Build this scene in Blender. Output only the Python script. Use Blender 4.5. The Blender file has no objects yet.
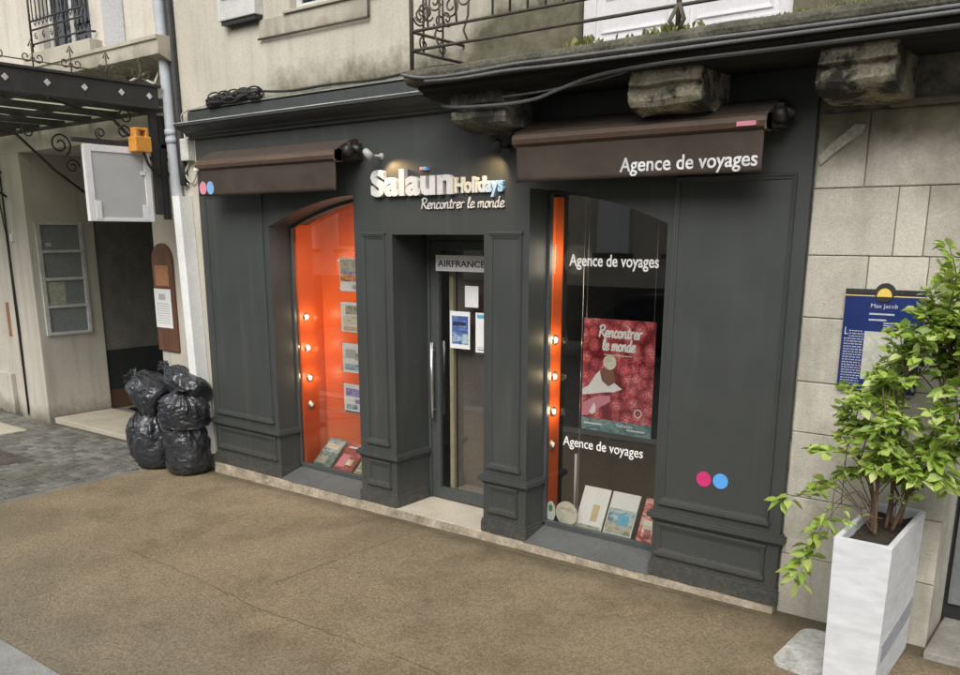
import bpy, bmesh, math, random
from mathutils import Vector, Matrix, noise

R = math.radians
random.seed(7)
sc = bpy.context.scene
COL = sc.collection
ORG = {}

# ------------------------------------------------------------------ materials
def new_mat(name):
    m = bpy.data.materials.new(name); m.use_nodes = True
    nt = m.node_tree; nt.nodes.clear()
    out = nt.nodes.new('ShaderNodeOutputMaterial')
    b = nt.nodes.new('ShaderNodeBsdfPrincipled')
    nt.links.new(b.outputs[0], out.inputs['Surface'])
    return m, nt, b, out

def tex_noise(nt, vec, scale, detail=6, rough=.55, w=0):
    n = nt.nodes.new('ShaderNodeTexNoise'); n.inputs['Scale'].default_value = scale
    n.inputs['Detail'].default_value = detail; n.inputs['Roughness'].default_value = rough
    if vec: nt.links.new(vec, n.inputs['Vector'])
    return n.outputs['Fac']

def ramp(nt, fac, stops):
    r = nt.nodes.new('ShaderNodeValToRGB'); e = r.color_ramp.elements
    while len(e) < len(stops): e.new(.5)
    for i, (p, c) in enumerate(stops):
        e[i].position = p; e[i].color = (*c, 1) if len(c) == 3 else c
    nt.links.new(fac, r.inputs['Fac'])
    return r.outputs['Color']

def mix(nt, fac, a, b, blend='MIX'):
    m = nt.nodes.new('ShaderNodeMix'); m.data_type = 'RGBA'; m.blend_type = blend
    def put(sock, v):
        if isinstance(v, (int, float)): sock.default_value = v
        elif isinstance(v, tuple): sock.default_value = (*v, 1)
        else: nt.links.new(v, sock)
    put(m.inputs[0], fac); put(m.inputs[6], a); put(m.inputs[7], b)
    return m.outputs[2]

def math_node(nt, op, a, b=None, c=None, clamp=False):
    m = nt.nodes.new('ShaderNodeMath'); m.operation = op; m.use_clamp = clamp
    for i, v in enumerate((a, b, c)):
        if v is None: continue
        if isinstance(v, (int, float)): m.inputs[i].default_value = v
        else: nt.links.new(v, m.inputs[i])
    return m.outputs[0]

def map_range(nt, v, a, b, c=0, d=1):
    m = nt.nodes.new('ShaderNodeMapRange'); m.clamp = True
    nt.links.new(v, m.inputs['Value'])
    for k, x in zip(('From Min', 'From Max', 'To Min', 'To Max'), (a, b, c, d)): m.inputs[k].default_value = x
    return m.outputs['Result']

def pos(nt):
    return nt.nodes.new('ShaderNodeNewGeometry').outputs['Position']

def sep(nt, v):
    s = nt.nodes.new('ShaderNodeSeparateXYZ'); nt.links.new(v, s.inputs[0]); return s.outputs

def bump(nt, b, h, strength, dist=.01, prev=None):
    n = nt.nodes.new('ShaderNodeBump'); n.inputs['Strength'].default_value = strength
    n.inputs['Distance'].default_value = dist
    nt.links.new(h, n.inputs['Height'])
    if prev: nt.links.new(prev, n.inputs['Normal'])
    nt.links.new(n.outputs[0], b.inputs['Normal'])
    return n.outputs[0]

def mat(name, c1, c2=None, rough=.6, scale=3., fine=40., fine_amt=.15, bstr=.15, bdist=.004, bscale=60., metal=0., r2=None, spec=.5, stretch=None):
    """base colour mottled between c1 and c2, fine grain, rough variation and bump"""
    m, nt, b, out = new_mat(name)
    p = pos(nt)
    if stretch:
        mp = nt.nodes.new('ShaderNodeMapping'); mp.inputs['Scale'].default_value = stretch
        nt.links.new(p, mp.inputs['Vector']); p = mp.outputs[0]
    c2 = c2 or tuple(x*.8 for x in c1)
    f = map_range(nt, tex_noise(nt, p, scale), .3, .7)
    col = mix(nt, f, c1, c2)
    g = map_range(nt, tex_noise(nt, p, fine, 3), .3, .7, 1-fine_amt, 1+fine_amt)
    gg = nt.nodes.new('ShaderNodeCombineColor')
    for i in range(3): nt.links.new(g, gg.inputs[i])
    col = mix(nt, 1., col, gg.outputs[0], 'MULTIPLY')
    nt.links.new(col, b.inputs['Base Color'])
    rr = map_range(nt, tex_noise(nt, p, scale*2.3), .3, .7, rough, r2 if r2 is not None else min(1, rough+.12))
    nt.links.new(rr, b.inputs['Roughness'])
    b.inputs['Metallic'].default_value = metal
    b.inputs['Specular IOR Level'].default_value = spec
    if bstr: bump(nt, b, tex_noise(nt, p, bscale, 5), bstr, bdist)
    return m

def plain(name, c, rough=.5, metal=0., emit=0.):
    m, nt, b, out = new_mat(name)
    p = pos(nt)
    g = map_range(nt, tex_noise(nt, p, 18, 4), .3, .7, .9, 1.06)
    gg = nt.nodes.new('ShaderNodeCombineColor')
    for i in range(3): nt.links.new(g, gg.inputs[i])
    nt.links.new(mix(nt, 1., c, gg.outputs[0], 'MULTIPLY'), b.inputs['Base Color'])
    b.inputs['Roughness'].default_value = rough; b.inputs['Metallic'].default_value = metal
    if emit:
        b.inputs['Emission Color'].default_value = (*c, 1); b.inputs['Emission Strength'].default_value = emit
    return m

M = {}
def paint_mat():
    """brushed grey-green paint: faint brush streaks, scuffs, pale chips and dried rain splash at the foot"""
    m, nt, b, out = new_mat('grey_paint')
    p = pos(nt)
    col = mix(nt, map_range(nt, tex_noise(nt, p, 1.4, 6), .3, .7), (.05, .0555, .0535), (.041, .046, .0445))
    mp = nt.nodes.new('ShaderNodeMapping'); mp.inputs['Scale'].default_value = (60, 60, 1.6); nt.links.new(p, mp.inputs['Vector'])
    br = tex_noise(nt, mp.outputs[0], 1, 5)
    g = map_range(nt, br, .3, .7, .96, 1.04)
    gg = nt.nodes.new('ShaderNodeCombineColor')
    for k in range(3): nt.links.new(g, gg.inputs[k])
    col = mix(nt, 1., col, gg.outputs[0], 'MULTIPLY')
    mp2 = nt.nodes.new('ShaderNodeMapping'); mp2.inputs['Scale'].default_value = (7, 7, .35); nt.links.new(p, mp2.inputs['Vector'])
    run = map_range(nt, tex_noise(nt, mp2.outputs[0], 1.5, 5), .55, .78, 0, .35)
    col = mix(nt, run, col, (.105, .108, .1))
    chip = map_range(nt, tex_noise(nt, p, 24, 6, .7), .735, .76, 0, .5)
    col = mix(nt, chip, col, (.17, .165, .15))
    z = sep(nt, p)[2]
    sp = math_node(nt, 'MULTIPLY', map_range(nt, z, .0, .34, 1, 0), map_range(nt, tex_noise(nt, p, 30, 6, .7), .45, .62, 0, .5))
    col = mix(nt, sp, col, (.15, .125, .085))
    nt.links.new(col, b.inputs['Base Color'])
    nt.links.new(map_range(nt, tex_noise(nt, p, 3, 5), .3, .7, .42, .62), b.inputs['Roughness'])
    n1 = bump(nt, b, br, .025, .002)
    bump(nt, b, tex_noise(nt, p, 5, 4), .08, .02, n1)
    return m
M['paint'] = paint_mat()
M['paint_door'] = mat('door_paint', (.07, .08, .08), rough=.35, scale=2, bstr=.04)
M['cream_trim'] = plain('cream_trim', (.55, .48, .33), .5)
M['threshold'] = mat('threshold_stone', (.5, .46, .38), (.4, .36, .28), rough=.6, scale=4, fine=60, fine_amt=.2, bstr=.25)
M['plinth'] = mat('plinth_stone', (.46, .4, .31), (.2, .17, .12), rough=.75, scale=5, fine=40, fine_amt=.3, bstr=.7, bdist=.02, bscale=22)
M['sillgrey'] = mat('sill_paint', (.105, .11, .105), (.075, .08, .077), rough=.5, scale=4, bstr=.2)
M['awning'] = mat('awning_brown', (.05, .036, .026), (.038, .028, .021), rough=.75, scale=2.5, fine=6, fine_amt=.15, bstr=.35, bdist=.01, bscale=14)
M['awning_bar'] = mat('awning_bar_brown', (.105, .07, .047), (.078, .053, .037), rough=.4, scale=2, bstr=.06)
M['black_metal'] = mat('black_metal', (.02, .021, .022), (.035, .034, .033), rough=.45, scale=5, bstr=.15)
M['iron'] = mat('weathered_iron', (.05, .046, .04), (.1, .085, .06), rough=.7, scale=14, bstr=.35, bscale=70)
M['zinc'] = mat('zinc_pipe', (.46, .49, .52), (.36, .39, .42), rough=.5, scale=5, fine_amt=.1, bstr=.1)
M['white_plastic'] = mat('white_plastic', (.8, .81, .81), (.7, .71, .71), rough=.45, scale=3, fine_amt=.06, bstr=.06)
M['dirty_white'] = mat('dirty_white', (.62, .62, .6), (.42, .42, .4), rough=.55, scale=5, bstr=.1)
M['panel_grey'] = mat('faded_grey_panel', (.5, .51, .52), (.42, .43, .43), rough=.5, scale=2, fine_amt=.03, bstr=.05)
M['orange_box'] = mat('orange_plastic', (.72, .33, .06), (.6, .25, .04), rough=.5, scale=8, bstr=.05)
M['orange'] = mat('orange_lacquer', (.85, .15, .03), (.78, .125, .025), rough=.3, scale=1.2, fine_amt=.03, bstr=0)
M['cable'] = mat('black_cable', (.014, .014, .014), (.024, .024, .023), rough=.6, bstr=0)
M['cable_grey'] = mat('grey_cable', (.14, .145, .15), (.09, .09, .095), rough=.55, bstr=0)
M['cable_white'] = plain('white_cable', (.5, .49, .45), .5)
M['steel'] = plain('brushed_steel', (.62, .62, .6), .28, .9)
M['kerb'] = mat('kerb_granite', (.3, .3, .28), (.22, .22, .21), rough=.8, scale=6, fine=120, fine_amt=.3, bstr=.5)
M['asphalt'] = mat('asphalt', (.085, .085, .083), (.06, .06, .06), rough=.85, scale=3, fine=160, fine_amt=.4, bstr=.6)
M['ground'] = mat('far_ground', (.08, .078, .07), rough=.9)
M['wood'] = mat('brown_wood', (.16, .075, .04), (.1, .045, .025), rough=.45, scale=3, stretch=(6, 6, 1), bstr=.1)
M['wood_light'] = mat('tan_wood', (.42, .2, .1), (.34, .16, .08), rough=.5, scale=4, bstr=.05)
M['dark_room'] = mat('dark_interior', (.028, .024, .021), (.02, .018, .016), rough=.8, bstr=0)
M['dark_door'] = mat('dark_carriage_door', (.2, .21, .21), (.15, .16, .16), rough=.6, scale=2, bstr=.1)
M['brown_board'] = mat('brown_board', (.15, .08, .045), (.09, .05, .03), rough=.6)
M['pinkgrey'] = mat('door_reflection_tone', (.17, .138, .125), (.12, .1, .092), rough=.6, bstr=0)
M['soil'] = mat('potting_soil', (.03, .022, .015), (.05, .037, .025), rough=.95, scale=20, bstr=1., bdist=.02, bscale=40)
M['planter'] = mat('white_planter', (.66, .68, .71), (.57, .59, .615), rough=.5, scale=4, fine=11, fine_amt=.1, bstr=.15, bscale=12, stretch=(.6, .6, 2.2))
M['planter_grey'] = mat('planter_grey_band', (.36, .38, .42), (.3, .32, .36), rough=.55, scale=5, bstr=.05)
M['slabwhite'] = mat('pale_base_plate', (.55, .55, .52), (.33, .33, .3), rough=.7, scale=9, fine_amt=.25, bstr=.3)
M['letter'] = plain('white_letter', (.64, .64, .63), .4)
M['letter_dirty'] = mat('worn_white_letter', (.74, .74, .74), (.5, .5, .52), rough=.6, scale=9, bstr=0)
M['decal'] = plain('white_decal', (.85, .85, .83), .5)
M['paper'] = mat('white_paper', (.82, .83, .82), (.76, .77, .76), rough=.7, scale=8, bstr=0, fine_amt=.04)
M['paper_blue'] = plain('blue_print', (.09, .13, .32), .5)
M['ink'] = plain('dark_ink', (.02, .02, .035), .6)
M['navy'] = plain('navy_ink', (.02, .03, .09), .6)
M['blue_enamel'] = mat('blue_enamel', (.012, .026, .12), (.016, .034, .15), rough=.3, scale=2, fine_amt=.05, bstr=0)
M['gold'] = plain('yellow_emblem', (.75, .55, .12), .5)
M['cyan'] = plain('cyan_print', (.1, .42, .62), .5)
M['pink'] = plain('pink_disc', (.56, .035, .16), .4)
M['sky_disc'] = plain('blue_disc', (.1, .35, .8), .4)
M['pink_pale'] = plain('faded_pink', (.66, .25, .32), .5)
M['blue_pale'] = plain('faded_blue', (.22, .42, .72), .5)
M['red'] = plain('red_print', (.6, .05, .05), .5)
M['wine'] = plain('wine_print', (.3, .035, .05), .5)
M['green'] = plain('green_print', (.1, .36, .1), .5)
M['tan'] = plain('sand_print', (.62, .48, .3), .5)
M['skin'] = plain('brown_print', (.22, .1, .055), .5)
M['teal'] = plain('teal_print', (.12, .25, .27), .5)
M['olive'] = plain('olive_print', (.3, .31, .24), .5)
M['violet'] = plain('violet_print', (.26, .22, .55), .5)
M['sea'] = plain('sea_print', (.28, .42, .5), .5)
M['cream_print'] = plain('cream_print', (.7, .66, .5), .5)
M['tyre'] = plain('tyre_rubber', (.02, .02, .02), .8)
M['car_red'] = plain('dark_red_car', (.12, .012, .018), .25)
M['bulb'] = plain('lit_bulb', (1., .88, .66), .4, 0, 3.2)
M['bulb_dim'] = plain('dim_bulb', (.75, .66, .5), .3, 0, .6)
M['lamp_white'] = plain('white_lamp', (.36, .36, .35), .45)

def ashlar(name, c1, c2, dirt):
    """stone blocks: tone per block from a colour attribute, granite grain, damp dirt patches"""
    m, nt, b, out = new_mat(name)
    p = pos(nt)
    a = nt.nodes.new('ShaderNodeVertexColor'); a.layer_name = 'tone'
    sr = sep(nt, a.outputs['Color'])
    base = mix(nt, sr[0], c1, c2)
    g = map_range(nt, tex_noise(nt, p, 90, 4, .7), .3, .7, .82, 1.15)
    gg = nt.nodes.new('ShaderNodeCombineColor')
    for i in range(3): nt.links.new(g, gg.inputs[i])
    base = mix(nt, 1., base, gg.outputs[0], 'MULTIPLY')
    d = map_range(nt, tex_noise(nt, p, 1.9, 8, .7), .46, .7, 0, .7)
    mp = nt.nodes.new('ShaderNodeMapping'); mp.inputs['Scale'].default_value = (6, 6, .6); nt.links.new(p, mp.inputs['Vector'])
    base = mix(nt, map_range(nt, tex_noise(nt, mp.outputs[0], 1.2, 6), .5, .72, 0, .45), base, dirt)
    base = mix(nt, d, base, dirt)
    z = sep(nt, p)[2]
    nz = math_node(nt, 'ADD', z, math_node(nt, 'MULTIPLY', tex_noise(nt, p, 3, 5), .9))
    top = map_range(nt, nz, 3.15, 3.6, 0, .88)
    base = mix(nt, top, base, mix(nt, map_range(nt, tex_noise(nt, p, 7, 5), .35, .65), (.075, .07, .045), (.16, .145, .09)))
    nt.links.new(base, b.inputs['Base Color']); b.inputs['Roughness'].default_value = .85
    h = math_node(nt, 'ADD', tex_noise(nt, p, 55, 5, .7), math_node(nt, 'MULTIPLY', tex_noise(nt, p, 7, 4), 1.5))
    bump(nt, b, h, .35, .012)
    return m
M['ashlar'] = ashlar('granite_ashlar', (.56, .535, .465), (.43, .41, .355), (.25, .24, .19))
M['mortar'] = mat('mortar_joint', (.3, .285, .24), (.09, .088, .07), rough=.95, scale=9, bstr=.5)

def plaster(name, c1, c2, stain, z0, z1, x_on=None):
    """rendered wall with weather streaks and a mossy stain that grows just above ledges (between heights z0 and z1)"""
    m, nt, b, out = new_mat(name)
    p = pos(nt)
    col = mix(nt, map_range(nt, tex_noise(nt, p, 1.3, 6, .6), .3, .7), c1, c2)
    mp = nt.nodes.new('ShaderNodeMapping'); mp.inputs['Scale'].default_value = (5, 5, .5)
    nt.links.new(p, mp.inputs['Vector'])
    st = map_range(nt, tex_noise(nt, mp.outputs[0], 1.6, 6, .6), .48, .75, 0, .45)
    col = mix(nt, st, col, tuple(x*.62 for x in c2))
    xyz = sep(nt, p)
    edge = math_node(nt, 'ADD', xyz[2], math_node(nt, 'MULTIPLY', math_node(nt, 'SUBTRACT', tex_noise(nt, p, 4.5, 6, .65), .5), .45))
    if x_on: edge = math_node(nt, 'SUBTRACT', edge, map_range(nt, xyz[0], .7, 1.1, 0, .32))
    msk = map_range(nt, edge, z0, z1, .92, 0)
    if x_on:
        xe = math_node(nt, 'ADD', xyz[0], math_node(nt, 'MULTIPLY', math_node(nt, 'SUBTRACT', tex_noise(nt, p, 3, 4), .5), .8))
        msk = math_node(nt, 'MULTIPLY', msk, map_range(nt, xe, x_on[0], x_on[1]))
    sc_ = mix(nt, map_range(nt, tex_noise(nt, p, 9, 4), .35, .65), stain, (.13, .122, .075))
    col = mix(nt, msk, col, sc_)
    g = map_range(nt, tex_noise(nt, p, 70, 4), .3, .7, .9, 1.1)
    gg = nt.nodes.new('ShaderNodeCombineColor')
    for i in range(3): nt.links.new(g, gg.inputs[i])
    col = mix(nt, 1., col, gg.outputs[0], 'MULTIPLY')
    nt.links.new(col, b.inputs['Base Color']); b.inputs['Roughness'].default_value = .9
    h = math_node(nt, 'ADD', tex_noise(nt, p, 80, 4, .6), math_node(nt, 'MULTIPLY', tex_noise(nt, p, 6, 4), 1.2))
    bump(nt, b, h, .25, .008)
    return m
M['plaster'] = plaster('beige_render', (.52, .49, .41), (.42, .4, .33), (.06, .06, .03), 3.76, 4.0, (-1.9, -1.3))
M['plaster_left'] = plaster('cream_render', (.58, .55, .48), (.49, .46, .395), (.12, .12, .09), -.2, .12)
M['ledge'] = plaster('ledge_stone', (.46, .43, .36), (.3, .28, .22), (.08, .075, .05), 4.1, 4.36)
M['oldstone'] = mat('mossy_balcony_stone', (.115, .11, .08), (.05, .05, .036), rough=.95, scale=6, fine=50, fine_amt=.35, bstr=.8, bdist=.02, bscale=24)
def blotched_stone(name, c1, c2, black, lo, hi):
    """old stone with ragged black patches and a little moss"""
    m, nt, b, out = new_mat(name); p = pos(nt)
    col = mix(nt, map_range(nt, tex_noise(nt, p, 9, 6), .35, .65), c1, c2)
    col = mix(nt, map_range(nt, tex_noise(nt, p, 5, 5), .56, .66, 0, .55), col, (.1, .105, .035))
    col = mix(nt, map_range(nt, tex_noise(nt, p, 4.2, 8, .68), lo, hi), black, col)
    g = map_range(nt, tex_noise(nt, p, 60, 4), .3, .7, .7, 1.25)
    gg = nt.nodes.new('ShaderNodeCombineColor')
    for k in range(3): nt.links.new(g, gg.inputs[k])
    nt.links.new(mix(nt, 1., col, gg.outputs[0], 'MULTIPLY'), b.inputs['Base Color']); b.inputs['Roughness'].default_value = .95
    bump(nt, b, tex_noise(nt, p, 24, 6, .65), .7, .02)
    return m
M['corbel'] = blotched_stone('corbel_stone', (.19, .18, .14), (.11, .105, .08), (.03, .03, .025), .45, .62)
M['corbel_pale'] = blotched_stone('corbel_pale_stone', (.36, .33, .25), (.22, .205, .15), (.032, .032, .026), .44, .54)

# pavement: pebbly tan surface
def pavement_mat():
    m, nt, b, out = new_mat('tan_exposed_aggregate')
    p = pos(nt)
    big = map_range(nt, tex_noise(nt, p, .8, 6, .6), .3, .72)
    col = mix(nt, big, (.25, .2, .125), (.18, .146, .094))
    damp = map_range(nt, tex_noise(nt, p, 1.1, 9, .72), .47, .68, 0, .6)
    col = mix(nt, damp, col, (.105, .083, .05))
    xyz = sep(nt, p)
    # worn, darker pebbles towards the kerb
    ye = math_node(nt, 'ADD', xyz[1], math_node(nt, 'MULTIPLY', math_node(nt, 'SUBTRACT', tex_noise(nt, p, 1.2, 5), .5), 1.6))
    col = mix(nt, map_range(nt, ye, -2.2, -3.4, 0, .6), col, (.165, .148, .118))
    v = nt.nodes.new('ShaderNodeTexVoronoi'); v.inputs['Scale'].default_value = 75
    nt.links.new(p, v.inputs['Vector'])
    sp = sep(nt, v.outputs['Color'])
    col = mix(nt, map_range(nt, sp[0], .0, 1, -.1, 1), col, mix(nt, sp[1], (.3, .25, .17), (.1, .078, .048)), 'MIX') if False else col
    peb = mix(nt, sp[1], (.62, .56, .48), (1.42, 1.4, 1.36))
    col = mix(nt, .66, col, mix(nt, 1., col, peb, 'MULTIPLY'))
    # grime gathered along the foot of the shopfront
    gr = math_node(nt, 'ADD', xyz[1], math_node(nt, 'MULTIPLY', math_node(nt, 'SUBTRACT', tex_noise(nt, p, 3.5, 6, .7), .5), .6))
    col = mix(nt, map_range(nt, gr, -.32, -.02, 0, .75), col, (.055, .046, .028))
    spot = nt.nodes.new('ShaderNodeTexVoronoi'); spot.inputs['Scale'].default_value = 2.6; nt.links.new(p, spot.inputs['Vector'])
    col = mix(nt, map_range(nt, spot.outputs['Distance'], .028, .04, .6, 0), col, (.06, .052, .038))
    nt.links.new(col, b.inputs['Base Color'])
    rr = map_range(nt, damp, 0, .6, .75, .42)
    nt.links.new(rr, b.inputs['Roughness'])
    h = math_node(nt, 'MULTIPLY', v.outputs['Distance'], -1.)
    n1 = bump(nt, b, h, .32, .01)
    bump(nt, b, tex_noise(nt, p, 2.5, 4), .15, .05, n1)
    return m
M['pavement'] = pavement_mat()

def cobble_mat():
    m, nt, b, out = new_mat('grey_setts')
    p = pos(nt)
    a = nt.nodes.new('ShaderNodeVertexColor'); a.layer_name = 'tone'
    sr = sep(nt, a.outputs['Color'])
    col = mix(nt, sr[0], (.23, .225, .205), (.1, .1, .094))
    col = mix(nt, map_range(nt, tex_noise(nt, p, 1.1, 6), .4, .64, 0, .75), col, (.09, .086, .06))
    g = map_range(nt, tex_noise(nt, p, 60, 4), .3, .7, .75, 1.25)
    gg = nt.nodes.new('ShaderNodeCombineColor')
    for i in range(3): nt.links.new(g, gg.inputs[i])
    col = mix(nt, 1., col, gg.outputs[0], 'MULTIPLY')
    nt.links.new(col, b.inputs['Base Color']); b.inputs['Roughness'].default_value = .6
    bump(nt, b, tex_noise(nt, p, 45, 4), .4, .01)
    return m
M['cobble'] = cobble_mat()

def glass_mat(name, tint, gain, rough=.0):
    m, nt, b, out = new_mat(name)
    nt.nodes.remove(b)
    t = nt.nodes.new('ShaderNodeBsdfTransparent'); t.inputs[0].default_value = (*tint, 1)
    g = nt.nodes.new('ShaderNodeBsdfGlossy'); g.inputs['Roughness'].default_value = rough
    f = nt.nodes.new('ShaderNodeFresnel')
    bf = nt.nodes.new('ShaderNodeNewGeometry').outputs['Backfacing']
    nt.links.new(math_node(nt, 'MULTIPLY_ADD', bf, 1/1.5-1.5, 1.5), f.inputs[0])   # thin pane: same reflection on both faces
    mx = nt.nodes.new('ShaderNodeMixShader')
    nt.links.new(math_node(nt, 'MULTIPLY', f.outputs[0], gain, clamp=True), mx.inputs[0])
    nt.links.new(t.outputs[0], mx.inputs[1]); nt.links.new(g.outputs[0], mx.inputs[2])
    nt.links.new(mx.outputs[0], out.inputs['Surface'])
    return m
M['glass'] = glass_mat('shop_glass', (.93, .94, .93), 2.9)
M['glass_old'] = glass_mat('dusty_window_glass', (.5, .53, .56), 1.6, .03)
M['acrylic'] = glass_mat('clear_acrylic', (.93, .94, .94), 1.2)
def canopy_glass():
    m, nt, b, out = new_mat('grimy_canopy_glass')
    p = pos(nt)
    b.inputs['Base Color'].default_value = (.4, .4, .32, 1); b.inputs['Roughness'].default_value = .4
    t = nt.nodes.new('ShaderNodeBsdfTransparent'); t.inputs[0].default_value = (.85, .87, .8, 1)
    tl = nt.nodes.new('ShaderNodeBsdfTranslucent'); tl.inputs[0].default_value = (.75, .75, .62, 1)
    m1 = nt.nodes.new('ShaderNodeMixShader'); m1.inputs[0].default_value = .6
    nt.links.new(b.outputs[0], m1.inputs[1]); nt.links.new(tl.outputs[0], m1.inputs[2])
    m2 = nt.nodes.new('ShaderNodeMixShader'); nt.links.new(map_range(nt, tex_noise(nt, p, 2.5), .3, .7, .45, .8), m2.inputs[0])
    nt.links.new(t.outputs[0], m2.inputs[1]); nt.links.new(m1.outputs[0], m2.inputs[2])
    nt.links.new(m2.outputs[0], out.inputs['Surface']); return m
M['canopy_glass'] = canopy_glass()

def bag_mat():
    m, nt, b, out = new_mat('black_bin_liner')
    p = pos(nt)
    c = mix(nt, map_range(nt, tex_noise(nt, p, 7, 5), .35, .7), (.015, .017, .021), (.032, .036, .043))
    nt.links.new(c, b.inputs['Base Color'])
    b.inputs['Roughness'].default_value = .31
    b.inputs['Specular IOR Level'].default_value = .75
    mp = nt.nodes.new('ShaderNodeMapping'); mp.inputs['Scale'].default_value = (1, 1, 1.7)
    nt.links.new(p, mp.inputs['Vector'])
    ds = nt.nodes.new('ShaderNodeTexNoise'); ds.inputs['Scale'].default_value = 6; ds.inputs['Detail'].default_value = 3
    nt.links.new(p, ds.inputs['Vector'])
    wv = mix(nt, .12, mp.outputs[0], ds.outputs['Color'])
    hs_ = []
    for sc_, k in ((11, 1.), (26, .45), (60, .18)):
        v = nt.nodes.new('ShaderNodeTexVoronoi'); v.inputs['Scale'].default_value = sc_; nt.links.new(wv, v.inputs['Vector'])
        hs_.append(math_node(nt, 'MULTIPLY', v.outputs['Distance'], k))
    hh_ = math_node(nt, 'ADD', hs_[0], math_node(nt, 'ADD', hs_[1], hs_[2]))
    bump(nt, b, hh_, .3, .025)
    return m
M['bag'] = bag_mat()

def leaf_mat():
    m, nt, b, out = new_mat('fresh_leaf')
    a = nt.nodes.new('ShaderNodeVertexColor'); a.layer_name = 'tone'
    sr = sep(nt, a.outputs['Color'])
    col = ramp(nt, sr[0], [(0, (.06, .13, .02)), (.25, (.22, .35, .05)), (.65, (.41, .55, .1)), (1, (.56, .65, .25))])
    nt.links.new(col, b.inputs['Base Color']); b.inputs['Roughness'].default_value = .42
    t = nt.nodes.new('ShaderNodeBsdfTranslucent'); nt.links.new(col, t.inputs[0])
    mx = nt.nodes.new('ShaderNodeMixShader'); mx.inputs[0].default_value = .35
    nt.links.new(b.outputs[0], mx.inputs[1]); nt.links.new(t.outputs[0], mx.inputs[2])
    nt.links.new(mx.outputs[0], out.inputs['Surface'])
    return m
M['leaf'] = leaf_mat()
M['weed'] = mat('dull_weed', (.11, .14, .03), (.2, .2, .06), rough=.8, scale=30, bstr=0)
M['stem'] = mat('brown_stem', (.16, .1, .06), (.1, .065, .04), rough=.7, scale=20, bstr=.2)
M['moss'] = mat('green_moss', (.1, .14, .02), (.2, .22, .04), rough=.95, scale=12, bstr=.6)

def grad_mat():
    m, nt, b, out = new_mat('yellow_to_blue_letter')
    t = nt.nodes.new('ShaderNodeTexCoord').outputs['Object']
    x = map_range(nt, sep(nt, t)[0], .22, .72)
    nt.links.new(ramp(nt, x, [(0, (.68, .66, .56)), (.45, (.68, .69, .65)), (.72, (.4, .56, .74)), (1, (.2, .42, .72))]), b.inputs['Base Color'])
    b.inputs['Roughness'].default_value = .4
    return m
M['grad'] = grad_mat()

def photo_print(name, stops, scale, seed):
    """a small printed photograph: irregular patches of a few colours"""
    m, nt, b, out = new_mat(name)
    p = pos(nt)
    mp = nt.nodes.new('ShaderNodeMapping'); mp.inputs['Location'].default_value = (seed*3.7, seed*1.3, seed*2.1); mp.inputs['Scale'].default_value = (1, 1, 1.6)
    nt.links.new(p, mp.inputs['Vector'])
    n = nt.nodes.new('ShaderNodeTexNoise'); n.inputs['Scale'].default_value = scale; n.inputs['Detail'].default_value = 7; n.inputs['Distortion'].default_value = 1.2
    nt.links.new(mp.outputs[0], n.inputs['Vector'])
    k = len(stops)
    nt.links.new(ramp(nt, n.outputs['Fac'], [(.3+.4*i/(k-1), c) for i, c in enumerate(stops)]), b.inputs['Base Color'])
    b.inputs['Roughness'].default_value = .4
    return m
M['sea'] = photo_print('sea_photo', [(.05, .12, .16), (.2, .36, .45), (.5, .6, .62), (.3, .33, .24)], 14, 1)
M['olive'] = photo_print('hill_photo', [(.12, .15, .08), (.32, .33, .24), (.55, .52, .42), (.2, .24, .2)], 18, 2)
M['teal'] = photo_print('forest_photo', [(.04, .1, .1), (.14, .26, .27), (.3, .4, .36)], 12, 3)
M['violet'] = photo_print('dusk_photo', [(.12, .1, .3), (.3, .25, .56), (.55, .45, .6)], 16, 4)
M['wood_pic'] = photo_print('sunset_photo', [(.16, .05, .03), (.5, .2, .08), (.75, .42, .2), (.2, .1, .1)], 14, 5)
M['cream_print'] = photo_print('pale_photo', [(.5, .46, .36), (.72, .69, .56), (.78, .77, .7)], 14, 6)
M['red'] = photo_print('red_photo', [(.25, .02, .03), (.6, .06, .06), (.75, .5, .45), (.5, .05, .06)], 9, 7)
M['wine'] = photo_print('wine_photo', [(.16, .02, .03), (.34, .05, .06), (.5, .2, .2)], 13, 8)
M['paper_blue'] = photo_print('blue_photo', [(.04, .07, .22), (.1, .16, .38), (.4, .5, .62)], 12, 9)
def berry_mat():
    """printed red berries on the poster"""
    m, nt, b, out = new_mat('printed_red_berries')
    p = pos(nt)
    mp = nt.nodes.new('ShaderNodeMapping'); mp.inputs['Scale'].default_value = (1, 0, 1)
    nt.links.new(p, mp.inputs['Vector'])
    v = nt.nodes.new('ShaderNodeTexVoronoi'); v.inputs['Scale'].default_value = 11; v.inputs['Randomness'].default_value = .7
    nt.links.new(mp.outputs[0], v.inputs['Vector'])
    v2 = nt.nodes.new('ShaderNodeTexVoronoi'); v2.inputs['Scale'].default_value = 75
    nt.links.new(mp.outputs[0], v2.inputs['Vector'])
    c = ramp(nt, v.outputs['Distance'], [(0, (1, .5, .5)), (.38, (.88, .16, .18)), (.75, (.26, .01, .02))])
    dots = map_range(nt, v2.outputs['Distance'], .1, .6, 1.35, .45)
    gg = nt.nodes.new('ShaderNodeCombineColor')
    for i in range(3): nt.links.new(dots, gg.inputs[i])
    c = mix(nt, 1., c, gg.outputs[0], 'MULTIPLY')
    nt.links.new(c, b.inputs['Base Color']); b.inputs['Roughness'].default_value = .5
    return m
M['berry'] = berry_mat()

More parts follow.
